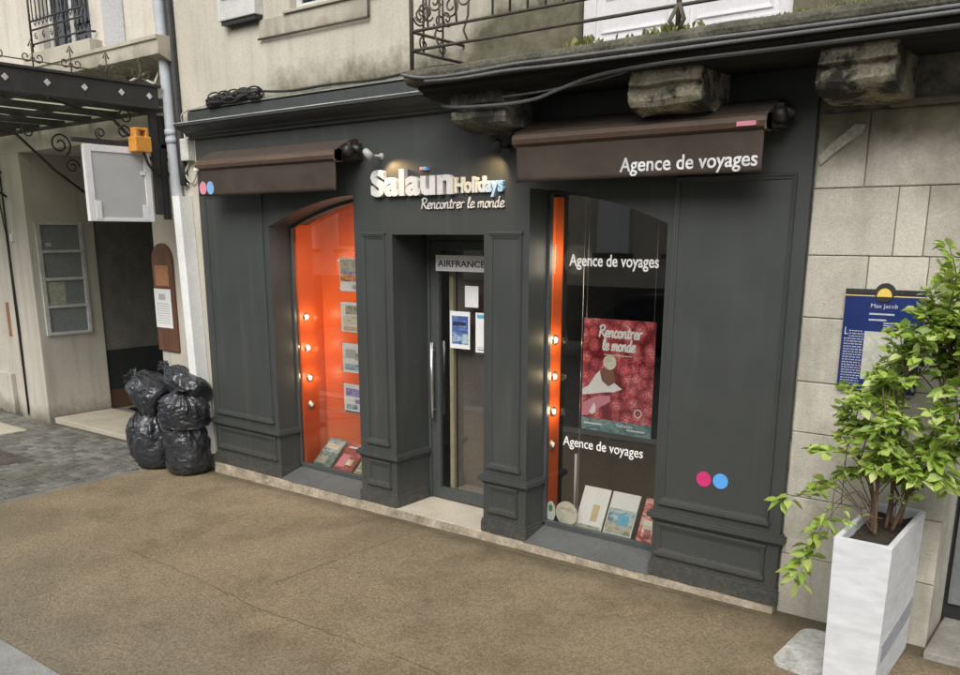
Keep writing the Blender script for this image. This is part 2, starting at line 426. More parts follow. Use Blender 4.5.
# ------------------------------------------------------------------ mesh builder (world coordinates)
class MB:
    def __init__(s):
        s.bm = bmesh.new(); s.tone = None
    def _t(s, faces, t):
        if s.tone is None: s.tone = s.bm.loops.layers.float_color.new('tone')
        for f in faces:
            for l in f.loops: l[s.tone] = (t, t, t, 1)
    def box(s, x0, x1, y0, y1, z0, z1, bev=0., tone=None, mtx=None):
        bm = s.bm
        vs = [bm.verts.new((x, y, z)) for x in (x0, x1) for y in (y0, y1) for z in (z0, z1)]
        q = [(0, 1, 3, 2), (4, 6, 7, 5), (0, 4, 5, 1), (2, 3, 7, 6), (0, 2, 6, 4), (1, 5, 7, 3)]
        fs = [bm.faces.new([vs[i] for i in k]) for k in q]
        if mtx: bmesh.ops.transform(bm, matrix=mtx, verts=vs)
        if bev:
            es = list({e for f in fs for e in f.edges})
            r = bmesh.ops.bevel(bm, geom=es, offset=bev, segments=2, profile=.6, affect='EDGES')
            fs = [f for f in fs if f.is_valid] + r['faces']
            fs = list({f for v in r['verts'] for f in v.link_faces} | {f for f in fs if f.is_valid})
        if tone is not None: s._t(fs, tone)
        return s
    def prism(s, pts, a0, a1, plane='xz', bev=0.):
        """outline pts in a plane, pushed from a0 to a1 along the third axis"""
        def P(p, a):
            return {'xz': (p[0], a, p[1]), 'yz': (a, p[0], p[1]), 'xy': (p[0], p[1], a)}[plane]
        bm = s.bm
        A = [bm.verts.new(P(p, a0)) for p in pts]; B = [bm.verts.new(P(p, a1)) for p in pts]
        fs = [bm.faces.new(A), bm.faces.new(B[::-1])]
        n = len(pts)
        for i in range(n):
            j = (i+1) % n
            fs.append(bm.faces.new((A[j], A[i], B[i], B[j])))
        if bev:
            es = list(fs[0].edges)
            bmesh.ops.bevel(bm, geom=es, offset=bev, segments=2, profile=.6, affect='EDGES')
        return s
    def tube(s, pts, r, n=8, closed=False, caps=True):
        pts = [Vector(p) for p in pts]
        rs = r if isinstance(r, (list, tuple)) else [r]*len(pts)
        bm = s.bm; rings = []
        up = None
        for i, p in enumerate(pts):
            if closed: t = pts[(i+1) % len(pts)] - pts[i-1]
            else: t = pts[min(i+1, len(pts)-1)] - pts[max(i-1, 0)]
            if t.length < 1e-9: t = Vector((0, 0, 1))
            t.normalize()
            if up is None:
                up = Vector((0, 0, 1)) if abs(t.z) < .9 else Vector((1, 0, 0))
            a = t.cross(up)
            if a.length < 1e-5: a = t.cross(Vector((0, 1, 0)))
            a.normalize(); b = a.cross(t).normalized(); up = b
            rings.append([bm.verts.new(p + rs[i]*(a*math.cos(2*math.pi*k/n) + b*math.sin(2*math.pi*k/n))) for k in range(n)])
        m = len(rings)
        for i in range(m if closed else m-1):
            A, B = rings[i], rings[(i+1) % m]
            for k in range(n):
                f = bm.faces.new((A[k], A[(k+1) % n], B[(k+1) % n], B[k])); f.smooth = True
        if caps and not closed:
            bm.faces.new(rings[0][::-1]); bm.faces.new(rings[-1])
        return s
    def lathe(s, prof, origin, axis=(0, 0, 1), n=20):
        """prof: (distance along axis, radius)"""
        ax = Vector(axis).normalized(); o = Vector(origin)
        return s.tube([o + ax*d for d, r in prof], [max(r, 1e-4) for d, r in prof], n)
    def frame(s, x0, x1, z0, z1, w, d, y=0., foot=1.):
        """picture-frame moulding on a wall facing -y; foot widens the bottom and top rails"""
        bm = s.bm; rings = []
        for (i, dep) in ((0, 0), (.15, d), (.5, d*.85), (.62, d*.5), (1, d*.35), (1.02, 0)):
            o = w*i
            f = foot
            rings.append([bm.verts.new(c) for c in ((x0+o, y-dep, z0+o*f), (x1-o, y-dep, z0+o*f), (x1-o, y-dep, z1-o*f), (x0+o, y-dep, z1-o*f))])
        for A, B in zip(rings, rings[1:]):
            for k in range(4):
                bm.faces.new((A[k], A[(k+1) % 4], B[(k+1) % 4], B[k]))
        return s
    def disc(s, c, r, th, axis='y', n=28, sx=1., sz=1.):
        pts = [(c[0]+r*sx*math.cos(2*math.pi*k/n), c[2]+r*sz*math.sin(2*math.pi*k/n)) for k in range(n)]
        if axis == 'y': return s.prism(pts, c[1]-th, c[1], 'xz')
        pts = [(c[1]+r*math.cos(2*math.pi*k/n), c[2]+r*math.sin(2*math.pi*k/n)) for k in range(n)]
        return s.prism(pts, c[0], c[0]+th, 'yz')
    def sheet(s, pts):
        s.bm.faces.new([s.bm.verts.new(p) for p in pts]); return s
    def add_mesh(s, me, mtx):
        b2 = bmesh.new(); b2.from_mesh(me); bmesh.ops.transform(b2, matrix=mtx, verts=b2.verts)
        tmp = bpy.data.meshes.new('tmp'); b2.to_mesh(tmp); b2.free()
        s.bm.from_mesh(tmp); bpy.data.meshes.remove(tmp); return s
    def build(s, name, m, parent=None, recalc=True, smooth=False):
        bm = s.bm
        if recalc: bmesh.ops.recalc_face_normals(bm, faces=bm.faces)
        if smooth:
            for f in bm.faces: f.smooth = True
        root = parent
        while root is not None and root.parent is not None: root = root.parent
        if root is not None:
            bmesh.ops.translate(bm, vec=-ORG[root], verts=bm.verts)
        me = bpy.data.meshes.new(name); bm.to_mesh(me); bm.free()
        me.materials.append(m)
        o = bpy.data.objects.new(name, me); COL.objects.link(o)
        if parent is not None: o.parent = parent
        else: ORG[o] = Vector((0, 0, 0))
        return o

def build_each(mb, name, m, parent):
    """every separate piece of the mesh becomes a part of its own"""
    bm = mb.bm; seen = set(); out = []
    for v in list(bm.verts):
        if v in seen: continue
        st = [v]; comp = []; seen.add(v)
        while st:
            a = st.pop(); comp.append(a)
            for e in a.link_edges:
                b = e.other_vert(a)
                if b not in seen: seen.add(b); st.append(b)
        n = MB(); mp = {q: n.bm.verts.new(q.co) for q in comp}
        for f in {f for q in comp for f in q.link_faces}:
            g = n.bm.faces.new([mp[q] for q in f.verts]); g.smooth = f.smooth
        out.append(n.build(name, m, parent))
    bm.free(); return out

def rebase(o, loc):
    """move the origin of a single-mesh thing to its base"""
    o.data.transform(Matrix.Translation(-Vector(loc))); o.location = loc; ORG[o] = Vector(loc); return o

def tag(o, label, cat, group=None):
    o['label'] = label; o['category'] = cat
    if group: o['group'] = group
    return o

def thing(name, label, cat, loc, group=None):
    o = bpy.data.objects.new(name, None); COL.objects.link(o); o.location = loc
    o.empty_display_size = .1; ORG[o] = Vector(loc)
    return tag(o, label, cat, group)

def struct(o, kind='structure'):
    o['kind'] = kind; return o

def lab(o, text):
    o['label'] = text; return o

def copy_thing(src, loc, label):
    c = src.copy(); COL.objects.link(c); c.location = loc; c['label'] = label; ORG[c] = Vector(loc)
    for ch in list(src.children):
        d = ch.copy(); COL.objects.link(d); d.parent = c
        for g in list(ch.children):
            e = g.copy(); COL.objects.link(e); e.parent = d
    return c

# lettering -----------------------------------------------------------
def text_mesh(txt, offset=0., extrude=.0, spacing=1., shear=0.):
    cu = bpy.data.curves.new('t', 'FONT'); cu.body = txt; cu.size = 1; cu.offset = offset; cu.extrude = extrude
    cu.space_character = spacing; cu.shear = shear; cu.resolution_u = 4
    o = bpy.data.objects.new('t', cu)
    COL.objects.link(o)
    dg = bpy.context.evaluated_depsgraph_get()
    me = bpy.data.meshes.new_from_object(o.evaluated_get(dg))
    bpy.data.objects.remove(o); bpy.data.curves.remove(cu)
    return me

def fit_text(mb, txt, x0, x1, zb, zt, y, depth, ref=None, offset=0., spacing=1., shear=0.):
    """text on a wall facing -y: spans x0..x1, baseline zb, cap height reaching zt (measured on the reference letter)"""
    me = text_mesh(txt, offset, .5, spacing, shear)
    xs = [v.co.x for v in me.vertices]
    rm = text_mesh(ref or txt[0], offset, 0)
    h = max(v.co.y for v in rm.vertices); bpy.data.meshes.remove(rm)
    sx = (x1-x0)/(max(xs)-min(xs)); sz = (zt-zb)/h
    m = Matrix(((sx, 0, 0, x0-min(xs)*sx), (0, 0, -depth, y-depth/2), (0, sz, 0, zb), (0, 0, 0, 1)))
    mb.add_mesh(me, m); bpy.data.meshes.remove(me); return mb

def text_on(mb, txt, origin, ux, uz, un, w, h, depth, ref=None, offset=0.):
    """text on any plane: origin = left end of the baseline, ux/uz/un unit vectors (right, up, out of the face)"""
    me = text_mesh(txt, offset, .5)
    xs = [v.co.x for v in me.vertices]
    rm = text_mesh(ref or txt[0], offset, 0); hh = max(v.co.y for v in rm.vertices); bpy.data.meshes.remove(rm)
    sx = w/(max(xs)-min(xs)); sz = h/hh
    ux, uz, un, o = Vector(ux), Vector(uz), Vector(un), Vector(origin)
    o = o - ux*min(xs)*sx + un*depth/2
    m = Matrix([[ux[i]*sx, uz[i]*sz, un[i]*depth, o[i]] for i in range(3)] + [[0, 0, 0, 1]])
    mb.add_mesh(me, m); bpy.data.meshes.remove(me); return mb

STROKES = {  # brush-script letters as pen strokes, x-height 1, capital 1.75
 'R': (1.15, [[(.1, 0), (.18, .9), (.2, 1.7)], [(.0, 1.45), (.35, 1.78), (.85, 1.7), (.95, 1.3), (.6, .98), (.25, .9)], [(.35, .92), (.7, .45), (1.15, .02)]]),
 'e': (.82, [[(.08, .42), (.5, .52), (.68, .78), (.45, 1.), (.15, .75), (.1, .35), (.3, .02), (.82, .22)]]),
 'n': (.9, [[(.06, .95), (.1, .45), (.1, 0)], [(.1, .5), (.35, .95), (.6, .9), (.62, .4), (.68, .05), (.9, .15)]]),
 'c': (.75, [[(.65, .85), (.4, 1.), (.12, .65), (.15, .2), (.4, 0), (.75, .2)]]),
 'o': (.85, [[(.45, 1.), (.12, .75), (.12, .25), (.4, 0), (.68, .28), (.66, .75), (.45, 1.), (.6, .86), (.85, .9)]]),
 't': (.65, [[(.3, 1.5), (.24, .6), (.28, .08), (.62, .15)], [(.02, 1.05), (.58, 1.12)]]),
 'r': (.68, [[(.06, .95), (.12, .5), (.1, 0)], [(.1, .55), (.3, .95), (.62, .95)]]),
 'l': (.5, [[(.12, .5), (.4, 1.4), (.3, 1.75), (.14, 1.4), (.12, .4), (.25, .02), (.5, .18)]]),
 'm': (1.25, [[(.06, .95), (.1, .4), (.1, 0)], [(.1, .5), (.32, .95), (.52, .85), (.52, .05)], [(.53, .5), (.75, .95), (.95, .88), (.96, .3), (1.05, .03), (1.25, .15)]]),
 'd': (.9, [[(.62, .8), (.38, 1.), (.12, .65), (.15, .15), (.4, 0), (.62, .35)], [(.72, 1.75), (.64, .9), (.66, .15), (.9, .12)]]),
 ' ': (.55, []),
}
def smooth_line(p, k=4):
    if len(p) < 3: return p
    q = [p[0]] + list(p) + [p[-1]]; out = []
    for i in range(1, len(q)-2):
        a, b, c, d = (Vector(v) for v in q[i-1:i+3])
        for j in range(k):
            t = j/k
            out.append(tuple(.5*((2*b) + (c-a)*t + (2*a-5*b+4*c-d)*t*t + (3*b-a-3*c+d)*t**3)))
    out.append(tuple(q[-2])); return out

def script_text(mb, txt, x0, x1, zb, xh, y, pen, slant=.12, depth=None):
    tot = sum(STROKES[c][0] for c in txt)
    s = (x1-x0)/tot; x = 0
    for c in txt:
        w, st = STROKES[c]
        for k, line in enumerate(st):
            pts = [(x0+(x+a+slant*b)*s, y-.0003*k, zb+b*xh) for a, b in smooth_line(line)]
            pts = [Vector(q) for q in pts]
            if depth:   # flat printed stroke
                for a, b in zip(pts, pts[1:]):
                    d = (b-a)
                    if d.length < 1e-6: continue
                    d.normalize(); n = Vector((-d.z, 0, d.x))*pen
                    e = d*pen*.5; cnt = len(mb.bm.faces); e = e + Vector((0, -.00002*(cnt % 12), 0))*0
                    a = a - Vector((0, .000025*(cnt % 16), 0)); b = b - Vector((0, .000025*(cnt % 16), 0))
                    vs = [mb.bm.verts.new(v) for v in (a-e-n, b+e-n, b+e+n, a-e+n)]
                    mb.bm.faces.new(vs)
            else: mb.tube(pts, pen, 5)
        x += w
    return mb

def islands_to_letters(mb, mb_name, material, parent):
    """one object per letter: islands whose x ranges overlap belong together"""
    bm = mb.bm; seen = set(); isl = []
    for v in bm.verts:
        if v in seen: continue
        st = [v]; comp = []
        seen.add(v)
        while st:
            a = st.pop(); comp.append(a)
            for e in a.link_edges:
                b = e.other_vert(a)
                if b not in seen: seen.add(b); st.append(b)
        isl.append([min(q.co.x for q in comp), max(q.co.x for q in comp), comp])
    isl.sort(key=lambda t: t[0]); groups = []
    for a, b, c in isl:
        if groups and (min(b, groups[-1][1]) - max(a, groups[-1][0])) > .55*min(b-a, groups[-1][1]-groups[-1][0]):
            groups[-1][1] = max(b, groups[-1][1]); groups[-1][2] += c
        else: groups.append([a, b, list(c)])
    out = []
    for a, b, comp in groups:
        n = MB(); mp = {v: n.bm.verts.new(v.co) for v in comp}
        fs = {f for v in comp for f in v.link_faces}
        for f in fs: n.bm.faces.new([mp[v] for v in f.verts])
        out.append(n.build(mb_name, material, parent))
    bm.free(); return out

# ------------------------------------------------------------------ camera, world, light
def gz(x): return -.053 + .0109*x            # the pavement climbs gently to the right
cam = bpy.data.cameras.new('camera'); co = bpy.data.objects.new('camera', cam); COL.objects.link(co)
sc.camera = co
pitch, yaw = math.atan(211/863), R(38.2)
hd = Vector((-math.sin(yaw), math.cos(yaw), 0)); rt = Vector((math.cos(yaw), math.sin(yaw), 0)); zz = Vector((0, 0, 1))
F = math.cos(pitch)*hd - math.sin(pitch)*zz; U = math.sin(pitch)*hd + math.cos(pitch)*zz
co.matrix_world = Matrix(((rt.x, U.x, -F.x, 5.279), (rt.y, U.y, -F.y, -5.566), (rt.z, U.z, -F.z, 2.5), (0, 0, 0, 1)))
cam.sensor_width = 36; cam.lens = 36*863/960; cam.shift_x = 6/960; cam.shift_y = 107.5/960
cam.clip_end = 1000; cam.clip_start = .05

w = bpy.data.worlds.new('World'); sc.world = w; w.use_nodes = True
nt = w.node_tree; nt.nodes.clear()
sky = nt.nodes.new('ShaderNodeTexSky'); sky.sky_type = 'NISHITA'; sky.sun_disc = False
SUN_EL, SUN_AZ = R(44), R(163)      # azimuth clockwise from +y
sky.sun_elevation = SUN_EL; sky.sun_rotation = SUN_AZ; sky.dust_density = 4; sky.ozone_density = .6; sky.air_density = 1
hs = nt.nodes.new('ShaderNodeHueSaturation'); hs.inputs['Saturation'].default_value = .28
bg = nt.nodes.new('ShaderNodeBackground'); bg.inputs['Strength'].default_value = .15
wo = nt.nodes.new('ShaderNodeOutputWorld')
nt.links.new(sky.outputs[0], hs.inputs['Color']); nt.links.new(hs.outputs[0], bg.inputs['Color']); nt.links.new(bg.outputs[0], wo.inputs['Surface'])

sl = bpy.data.lights.new('sun', 'SUN'); sl.energy = 1.1; sl.angle = R(40); sl.color = (1, .95, .87)
so = bpy.data.objects.new('sun', sl); COL.objects.link(so)
sd = Vector((math.sin(SUN_AZ)*math.cos(SUN_EL), math.cos(SUN_AZ)*math.cos(SUN_EL), math.sin(SUN_EL)))
so.rotation_euler = sd.to_track_quat('Z', 'Y').to_euler(); so.location = (0, -10, 20)

def lamp_or_fill(kind, loc, energy, color, **k):
    l = bpy.data.lights.new('lamp_or_fill_light', kind); l.energy = energy; l.color = color
    for a, b in k.items():
        if a != 'aim': setattr(l, a, b)
    o = bpy.data.objects.new('lamp_or_fill_light', l); COL.objects.link(o); o.location = loc
    if 'aim' in k: o.rotation_euler = (Vector(loc)-Vector(k['aim'])).to_track_quat('Z', 'Y').to_euler()
    return o
WARM = (1, .66, .32)

vs = sc.view_settings; vs.view_transform = 'Standard'; vs.look = 'None'; vs.gamma = 1; vs.use_curve_mapping = False
vs.exposure = 0.6
sc.render.engine = 'CYCLES'
sc.cycles.max_bounces = 8; sc.cycles.transparent_max_bounces = 12; sc.cycles.sample_clamp_indirect = 4
sc.cycles.use_denoising = True

# ------------------------------------------------------------------ ground
def sloped(mb, x0, x1, y0, y1, dz=0., th=.15, nx=8):
    """a slab whose top follows the slope of the street"""
    bm = mb.bm
    xs = [x0+(x1-x0)*i/nx for i in range(nx+1)]
    top = [[bm.verts.new((x, y, gz(x)+dz)) for y in (y0, y1)] for x in xs]
    bot = [[bm.verts.new((x, y, gz(x)+dz-th)) for y in (y0, y1)] for x in xs]
    for i in range(nx):
        bm.faces.new((top[i][0], top[i+1][0], top[i+1][1], top[i][1]))
        bm.faces.new((bot[i][0], bot[i][1], bot[i+1][1], bot[i+1][0]))
        bm.faces.new((top[i][0], bot[i][0], bot[i+1][0], top[i+1][0]))
        bm.faces.new((top[i][1], top[i+1][1], bot[i+1][1], bot[i][1]))
    for i in (0, nx): bm.faces.new((top[i][0], top[i][1], bot[i][1], bot[i][0]))
    return mb

struct(MB().sheet([(-300, -300, -1.2), (300, -300, -1.2), (300, 300, -1.2), (-300, 300, -1.2)]).build('ground', M['ground']))
m = MB(); sloped(m, -3.45, 14, -3.42, .3); struct(m.build('pavement', M['pavement']))
m = MB(); sloped(m, -14, 14, -11.0, -3.74, -.13, .3); struct(m.build('road', M['asphalt']))
m = MB(); sloped(m, -14, 14, -14.9, -11.002, -.0, .3); struct(m.build('far_pavement', M['kerb']))
m = MB()
x = -14
while x < 14:
    L = 1.05; bm0 = len(m.bm.verts)
    sloped(m, x, min(x+L, 14)-.008, -3.735, -3.428, .004+random.uniform(-.002, .002), .3, 1); x += L
struct(m.build('kerb', M['kerb']))
# thin cracks in the tan surface
def crack(pts, wd):
    mb = MB(); L = []
    for a, b in zip(pts, pts[1:]):
        n = 14
        for i in range(n):
            t = i/n; L.append((a[0]+(b[0]-a[0])*t + random.uniform(-.012, .012), a[1]+(b[1]-a[1])*t + random.uniform(-.012, .012)))
    L.append(pts[-1])
    A = []
    for i, p in enumerate(L):
        q = L[min(i+1, len(L)-1)]; o = L[max(i-1, 0)]
        d = Vector((q[0]-o[0], q[1]-o[1])); d.normalize(); ww = wd*random.uniform(.4, 1.2)
        A.append([mb.bm.verts.new((p[0]-s*d.y*ww, p[1]+s*d.x*ww, gz(p[0])+.003)) for s in (-1, 1)])
    for a, b in zip(A, A[1:]): mb.bm.faces.new((a[0], b[0], b[1], a[1]))
    return struct(mb.build('pavement_crack', M['mat_crack']))
M['mat_crack'] = mat('crack_dirt', (.1, .078, .045), (.13, .1, .06), rough=.9, bstr=0)
crack([(-1.32, -2.0), (-.3, -2.03), (.66, -2.1), (1.83, -2.04), (3.6, -2.12)], .0035)
crack([(.42, -.2), (.38, -.9), (.36, -1.78)], .0028)
crack([(-2.6, -.12), (-.5, -.1), (1.4, -.13), (3.4, -.1)], .005)

# setts in front of the neighbouring house
m = MB(); random.seed(3)
sy = .105; y = -3.40; row = 0
pit = (-5.95, -4.95, -1.42, -1.0)
while y < .12:
    x = -9.6 + (row % 2)*.07
    while x < -3.56:
        L = random.uniform(.12, .19)
        x1 = min(x+L, -3.56)
        cxm, cym = (x+x1)/2, y+sy/2
        if not (pit[0] < cxm < pit[1] and pit[2] < cym < pit[3]) and x1-x > .05:
            z = gz(cxm)+random.uniform(-.006, .004)
            m.box(x+.006, x1-.006, y+.006, y+sy-.006, z-.06, z, .009, random.random())
        x = x1
    y += sy; row += 1
y = -3.40
while y < .1:   # edging row along the tan surface
    L = random.uniform(.16, .24); z = gz(-3.5)+.001
    m.box(-3.55, -3.458, y+.004, min(y+L, .12)-.004, z-.06, z, .008, random.uniform(.0, .4)); y += L
struct(m.build('cobbled_pavement', M['cobble']))
m = MB(); sloped(m, -14, -3.452, -3.42, .4, -.018, .15); struct(m.build('cobble_bedding', mat('sett_joint_sand', (.1, .095, .07), (.06, .058, .045), rough=.95, scale=6)))
m = MB()
random.seed(5)
for i in range(9):
    for j in range(4):
        xx, yy = pit[0]+.02+i*.108, pit[2]+.015+j*.102
        m.box(xx, xx+.1, yy, yy+.094, gz(xx)-.05, gz(xx)-.012+random.uniform(-.01, .008), .012, random.random())
tag(m.build('drain_cover', mat('rusty_brown_setts', (.1, .078, .066), (.06, .05, .045), rough=.85, scale=9, bstr=.5)), 'dark brown sunken square of worn setts in the grey cobbles', 'drain cover')
m = MB(); m.box(-7.62, -6.72, -.62, -.26, gz(-7)-.1, gz(-7)+.012, .01); tag(m.build('stone_slab', M['threshold']), 'pale flat stone slab lying in the cobbles at the left edge', 'stone slab')
m = MB(); m.box(-7.0, -4.75, .265, 1.15, gz(-6)-.1, gz(-6)+.05, .012)
tag(m.build('doorstep', M['threshold']), 'long pale stone doorstep across the dark carriage entrance', 'doorstep')

# ------------------------------------------------------------------ main building
bld = thing('stone_building', 'old beige rendered house with granite wall and iron balcony above the grey travel agency', 'building', (0, .3, 0))
WY = .05
m = MB()
m.box(-3.1, -2.3, WY, .45, -.2, 3.40)                               # strip left of the shopfront
m.box(-3.1, 3.52, WY, .45, 3.40, 3.656); m.box(-3.1, 1.79, WY, .45, 3.656, 4.40); m.box(3.29, 3.52, WY, .45, 3.656, 4.40)
for (a, b) in ((-3.1, -2.1), (-1.67, -1.24), (-.12, 1.79), (3.29, 9)):   # piers between upper openings
    m.box(a, b, WY, .45, 4.40, 8.2)
m.box(-2.1, -1.67, WY+.02, .45, 4.4, 8.2)
m.box(-1.24, -.12, WY, .45, 6.3, 8.2); m.box(1.79, 3.29, WY, .45, 6.3, 8.2)
m.box(3.52, 9, WY, .45, 3.66, 4.40)
m.build('wall', M['plaster'], bld)
# balcony doors cut in: build wall behind balcony as separate strip so the white door reads
m = MB(); m.box(-3.1, 9, .45, 6, -.3, 8.2)
m.bm.faces.ensure_lookup_table()
MB.build(MB().box(-3.1, 9, 5.6, 6, -.3, 8.2), 'rear_wall', M['plaster'], bld); m.bm.free()
r = MB(); r.prism([(-.2, 8.2), (6.2, 8.2), (3, 10.4)], -3.3, 9.2, 'yz'); r.build('roof', mat('slate_roof', (.05, .055, .065), rough=.6, scale=8), bld)
# upper window with stone apron
win = MB()
for (a, b, c, d) in ((-1.235, -1.17, 4.44, 6.29), (-.19, -.125, 4.44, 6.29), (-.71, -.65, 4.505, 6.225), (-1.17, -.19, 4.44, 4.505), (-1.17, -.19, 6.225, 6.29)):
    win.box(a, b, .12, .17, c, d, .004)
win = win.build('upper_window', M['dirty_white'], bld)
MB().box(-1.17, -.19, .142, .148, 4.5, 6.23).build('pane', M['glass_old'], win)
m = MB(); m.box(-1.22, -.14, .3, .32, 4.42, 6.3); lab(m.build('curtain', M['panel_grey'], win), 'grey curtain behind the upper window')
m = MB(); m.box(-1.66, -.24, WY-.022, WY+.01, 4.262, 4.42, .006); m.box(-1.3, -.1, WY-.045, .12, 4.42, 4.445, .005)
m.build('sill', M['ledge'], win)
m = MB(); m.tube([(-1.67, WY-.03, 4.255), (-1.0, WY-.032, 4.252), (-.23, WY-.03, 4.25)], .009, 6); m.tube([(-.235, WY-.03, 4.25), (-.235, WY-.03, 4.43)], .007, 6)
m.build('conduit', M['iron'], win)
# white shutter box
m = MB(); m.box(-2.16, -1.61, WY-.1, WY, 4.46, 6.2, .008)
sh = m.build('shutter', M['dirty_white'], bld)
m = MB()
for i in range(18): m.box(-2.09, -1.68, WY-.115, WY-.1, 4.64+i*.085, 4.70+i*.085, .004)
m.build('louvres', M['dirty_white'], sh)
m = MB(); m.box(-2.14, -1.63, WY-.08, WY, 4.425, 4.46); m.build('bottom_rail', M['black_metal'], sh)
# stone wall right of the shopfront, block by block
random.seed(11)
st = MB()
zc = [(-.12, .41), (.41, .815), (.815, 1.25), (1.25, 1.582), (1.582, 1.99), (1.99, 2.372), (2.372, 2.768)]
cuts = {5: [3.87, 4.2], 6: [3.998, 4.16], 4: [3.77], 3: [4.05], 2: [3.86], 1: [4.1], 0: [3.9]}
for i, (a, b) in enumerate(zc):
    for side in (0, 1):
        if side == 0: cs = [3.512] + cuts[i] + [4.446]
        else:
            cs = [5.6]
            while cs[-1] < 8.9: cs.append(min(cs[-1]+random.uniform(.35, .9), 9))
        for p, q in zip(cs, cs[1:]):
            d = random.uniform(-.004, .004)
            st.box(p+.0025, q-.0025, .04+d, .5, a+.0025, b-.0025, .006, random.random())
for p, q in zip([3.512, 3.8, 4.62, 5.4, 6.3, 7.2, 8.1], [3.8, 4.62, 5.4, 6.3, 7.2, 8.1, 9]):
    st.box(p+.003, q-.003, .04, .5, 2.768+.0035, 3.2, .008, random.random())
for p, q in zip([3.512, 4.03, 4.26, 4.9, 5.7, 6.6, 7.5], [4.03, 4.26, 4.9, 5.7, 6.6, 7.5, 9]):
    st.box(p+.003, q-.003, .055, .5, 3.245, 3.66, .006, random.uniform(.3, 1))
st.box(3.9, 9, .0, .3, 3.2, 3.243, .012, .8)                           # string course under the balcony
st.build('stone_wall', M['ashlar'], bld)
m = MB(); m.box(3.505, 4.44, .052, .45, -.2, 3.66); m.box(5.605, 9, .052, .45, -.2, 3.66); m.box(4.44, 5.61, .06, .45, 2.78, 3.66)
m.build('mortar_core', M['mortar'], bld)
# carved relief on the stone beside the fascia
m = MB(); m.prism([(3.52, 2.95), (3.60, 3.03), (3.72, 3.13), (3.78, 3.12), (3.76, 3.07), (3.66, 3.0), (3.54, 2.9)], .02, .05, 'xz', .012)
m.build('carved_relief', mat('relief_stone', (.42, .4, .35), (.28, .265, .22), rough=.9, scale=6, fine=80, fine_amt=.25, bstr=.5, bdist=.015, bscale=30), bld)
# recessed side entrance right of the corner
m = MB(); m.box(4.45, 5.6, .5, .55, 0, 2.77)
d2 = m.build('side_door', mat('dark_green_door', (.02, .024, .024), rough=.5), bld)
m = MB(); m.box(4.47, 4.95, .47, .5, .15, 1.2, .01); m.box(5.05, 5.52, .47, .5, .15, 1.2, .01); m.box(4.47, 4.95, .47, .5, 1.35, 2.6, .01); m.box(5.05, 5.52, .47, .5, 1.35, 2.6, .01)
m.build('door_panel', M['dark_door'], d2)
m = MB(); m.box(4.46, 5.59, -.12, .5, -.1, .045, .012); m.build('step', mat('worn_step', (.3, .29, .26), (.17, .16, .14), rough=.75, scale=6, bstr=.4), bld)

# balcony ---------------------------------------------------------------
m = MB()
prof = [(.06, 3.54), (-.5, 3.54), (-.575, 3.545), (-.6, 3.56), (-.615, 3.58), (-.62, 3.605), (-.61, 3.63), (-.59, 3.645), (-.55, 3.65), (.06, 3.655)]
m.prism(prof, .74, 8.6, 'yz')
bmesh.ops.subdivide_edges(m.bm, edges=[e for e in m.bm.edges if e.calc_length() > 3], cuts=160)
for v in m.bm.verts: v.co += Vector((0, noise.noise(v.co*3)*.012, noise.noise(v.co*3+Vector((7, 0, 0)))*.008))
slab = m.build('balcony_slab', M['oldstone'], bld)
m = MB(); m.prism([(.06, 3.463), (-.38, 3.463), (-.42, 3.475), (-.46, 3.48), (-.48, 3.5), (-.5, 3.51), (-.53, 3.515), (-.54, 3.538), (.06, 3.538)], .8, 8.5, 'yz'); m.build('soffit_moulding', mat('shade_painted_soffit', (.016, .015, .013), (.01, .0095, .0085), rough=.95, scale=5, bstr=.4), slab)  # near-black colour carries the shade under the slab
def corbel(x0, x1, d, mt, pale=False):
    m = MB()
    pr = [(.06, 3.49), (-d, 3.49), (-d-.01, 3.475), (-d-.01, 3.40), (-d+.025, 3.385), (-d+.025, 3.37), (-d-.005, 3.355), (-d-.005, 3.305), (-d+.02, 3.275), (-d+.08, 3.25), (-d+.16, 3.235), (.06, 3.225)]
    m.prism(pr, x0, x1, 'yz', .012)
    # roughen
    bmesh.ops.subdivide_edges(m.bm, edges=m.bm.edges, cuts=4, use_grid_fill=True)
    for v in m.bm.verts:
        v.co += Vector((noise.noise(v.co*7), noise.noise(v.co*7+Vector((9, 0, 0))), noise.noise(v.co*7+Vector((0, 9, 0)))))*.02
    c = m.build('corbel', mt, bld)
    return c
lab(corbel(1.02, 1.5, .42, M['corbel']), 'dark corbel at the left end of the balcony')
lab(corbel(2.47, 2.95, .42, M['corbel_pale']), 'corbel with a pale face over the right awning')
lab(corbel(3.62, 4.02, .42, M['corbel_pale']), 'mossy corbel over the granite wall')
corbel(5.6, 6.05, .42, M['corbel'])
# railing
m = MB()
ry = -.55
for z in (3.785, 3.912, 4.62):
    m.tube([(.76, ry, z), (8.4, ry, z)], .011 if z < 4 else .02, 6)
    m.tube([(.76, ry, z), (.76, .05, z)], .011 if z < 4 else .02, 6)
rail = m.build('balcony_railing', M['iron'], bld)
m = MB()
for x in (.76, 2.84, 4.9, 7.0): m.tube([(x, ry, 3.64), (x, ry, 4.66)], .016, 6)
m.tube([(2.84, ry, 3.64), (2.80, ry-.03, 3.7), (2.84, ry, 3.8)], .014, 6); m.tube([(2.84, ry, 3.64), (2.89, ry-.03, 3.7), (2.84, ry, 3.8)], .014, 6)
build_each(m, 'post', M['iron'], rail)
m = MB(); x = 1.49
while x < 8.3:
    if not (2.0 < x < 2.35): m.tube([(x, ry, 3.912), (x, ry, 4.62)], .008, 6)
    x += .142
build_each(m, 'baluster', M['iron'], rail)
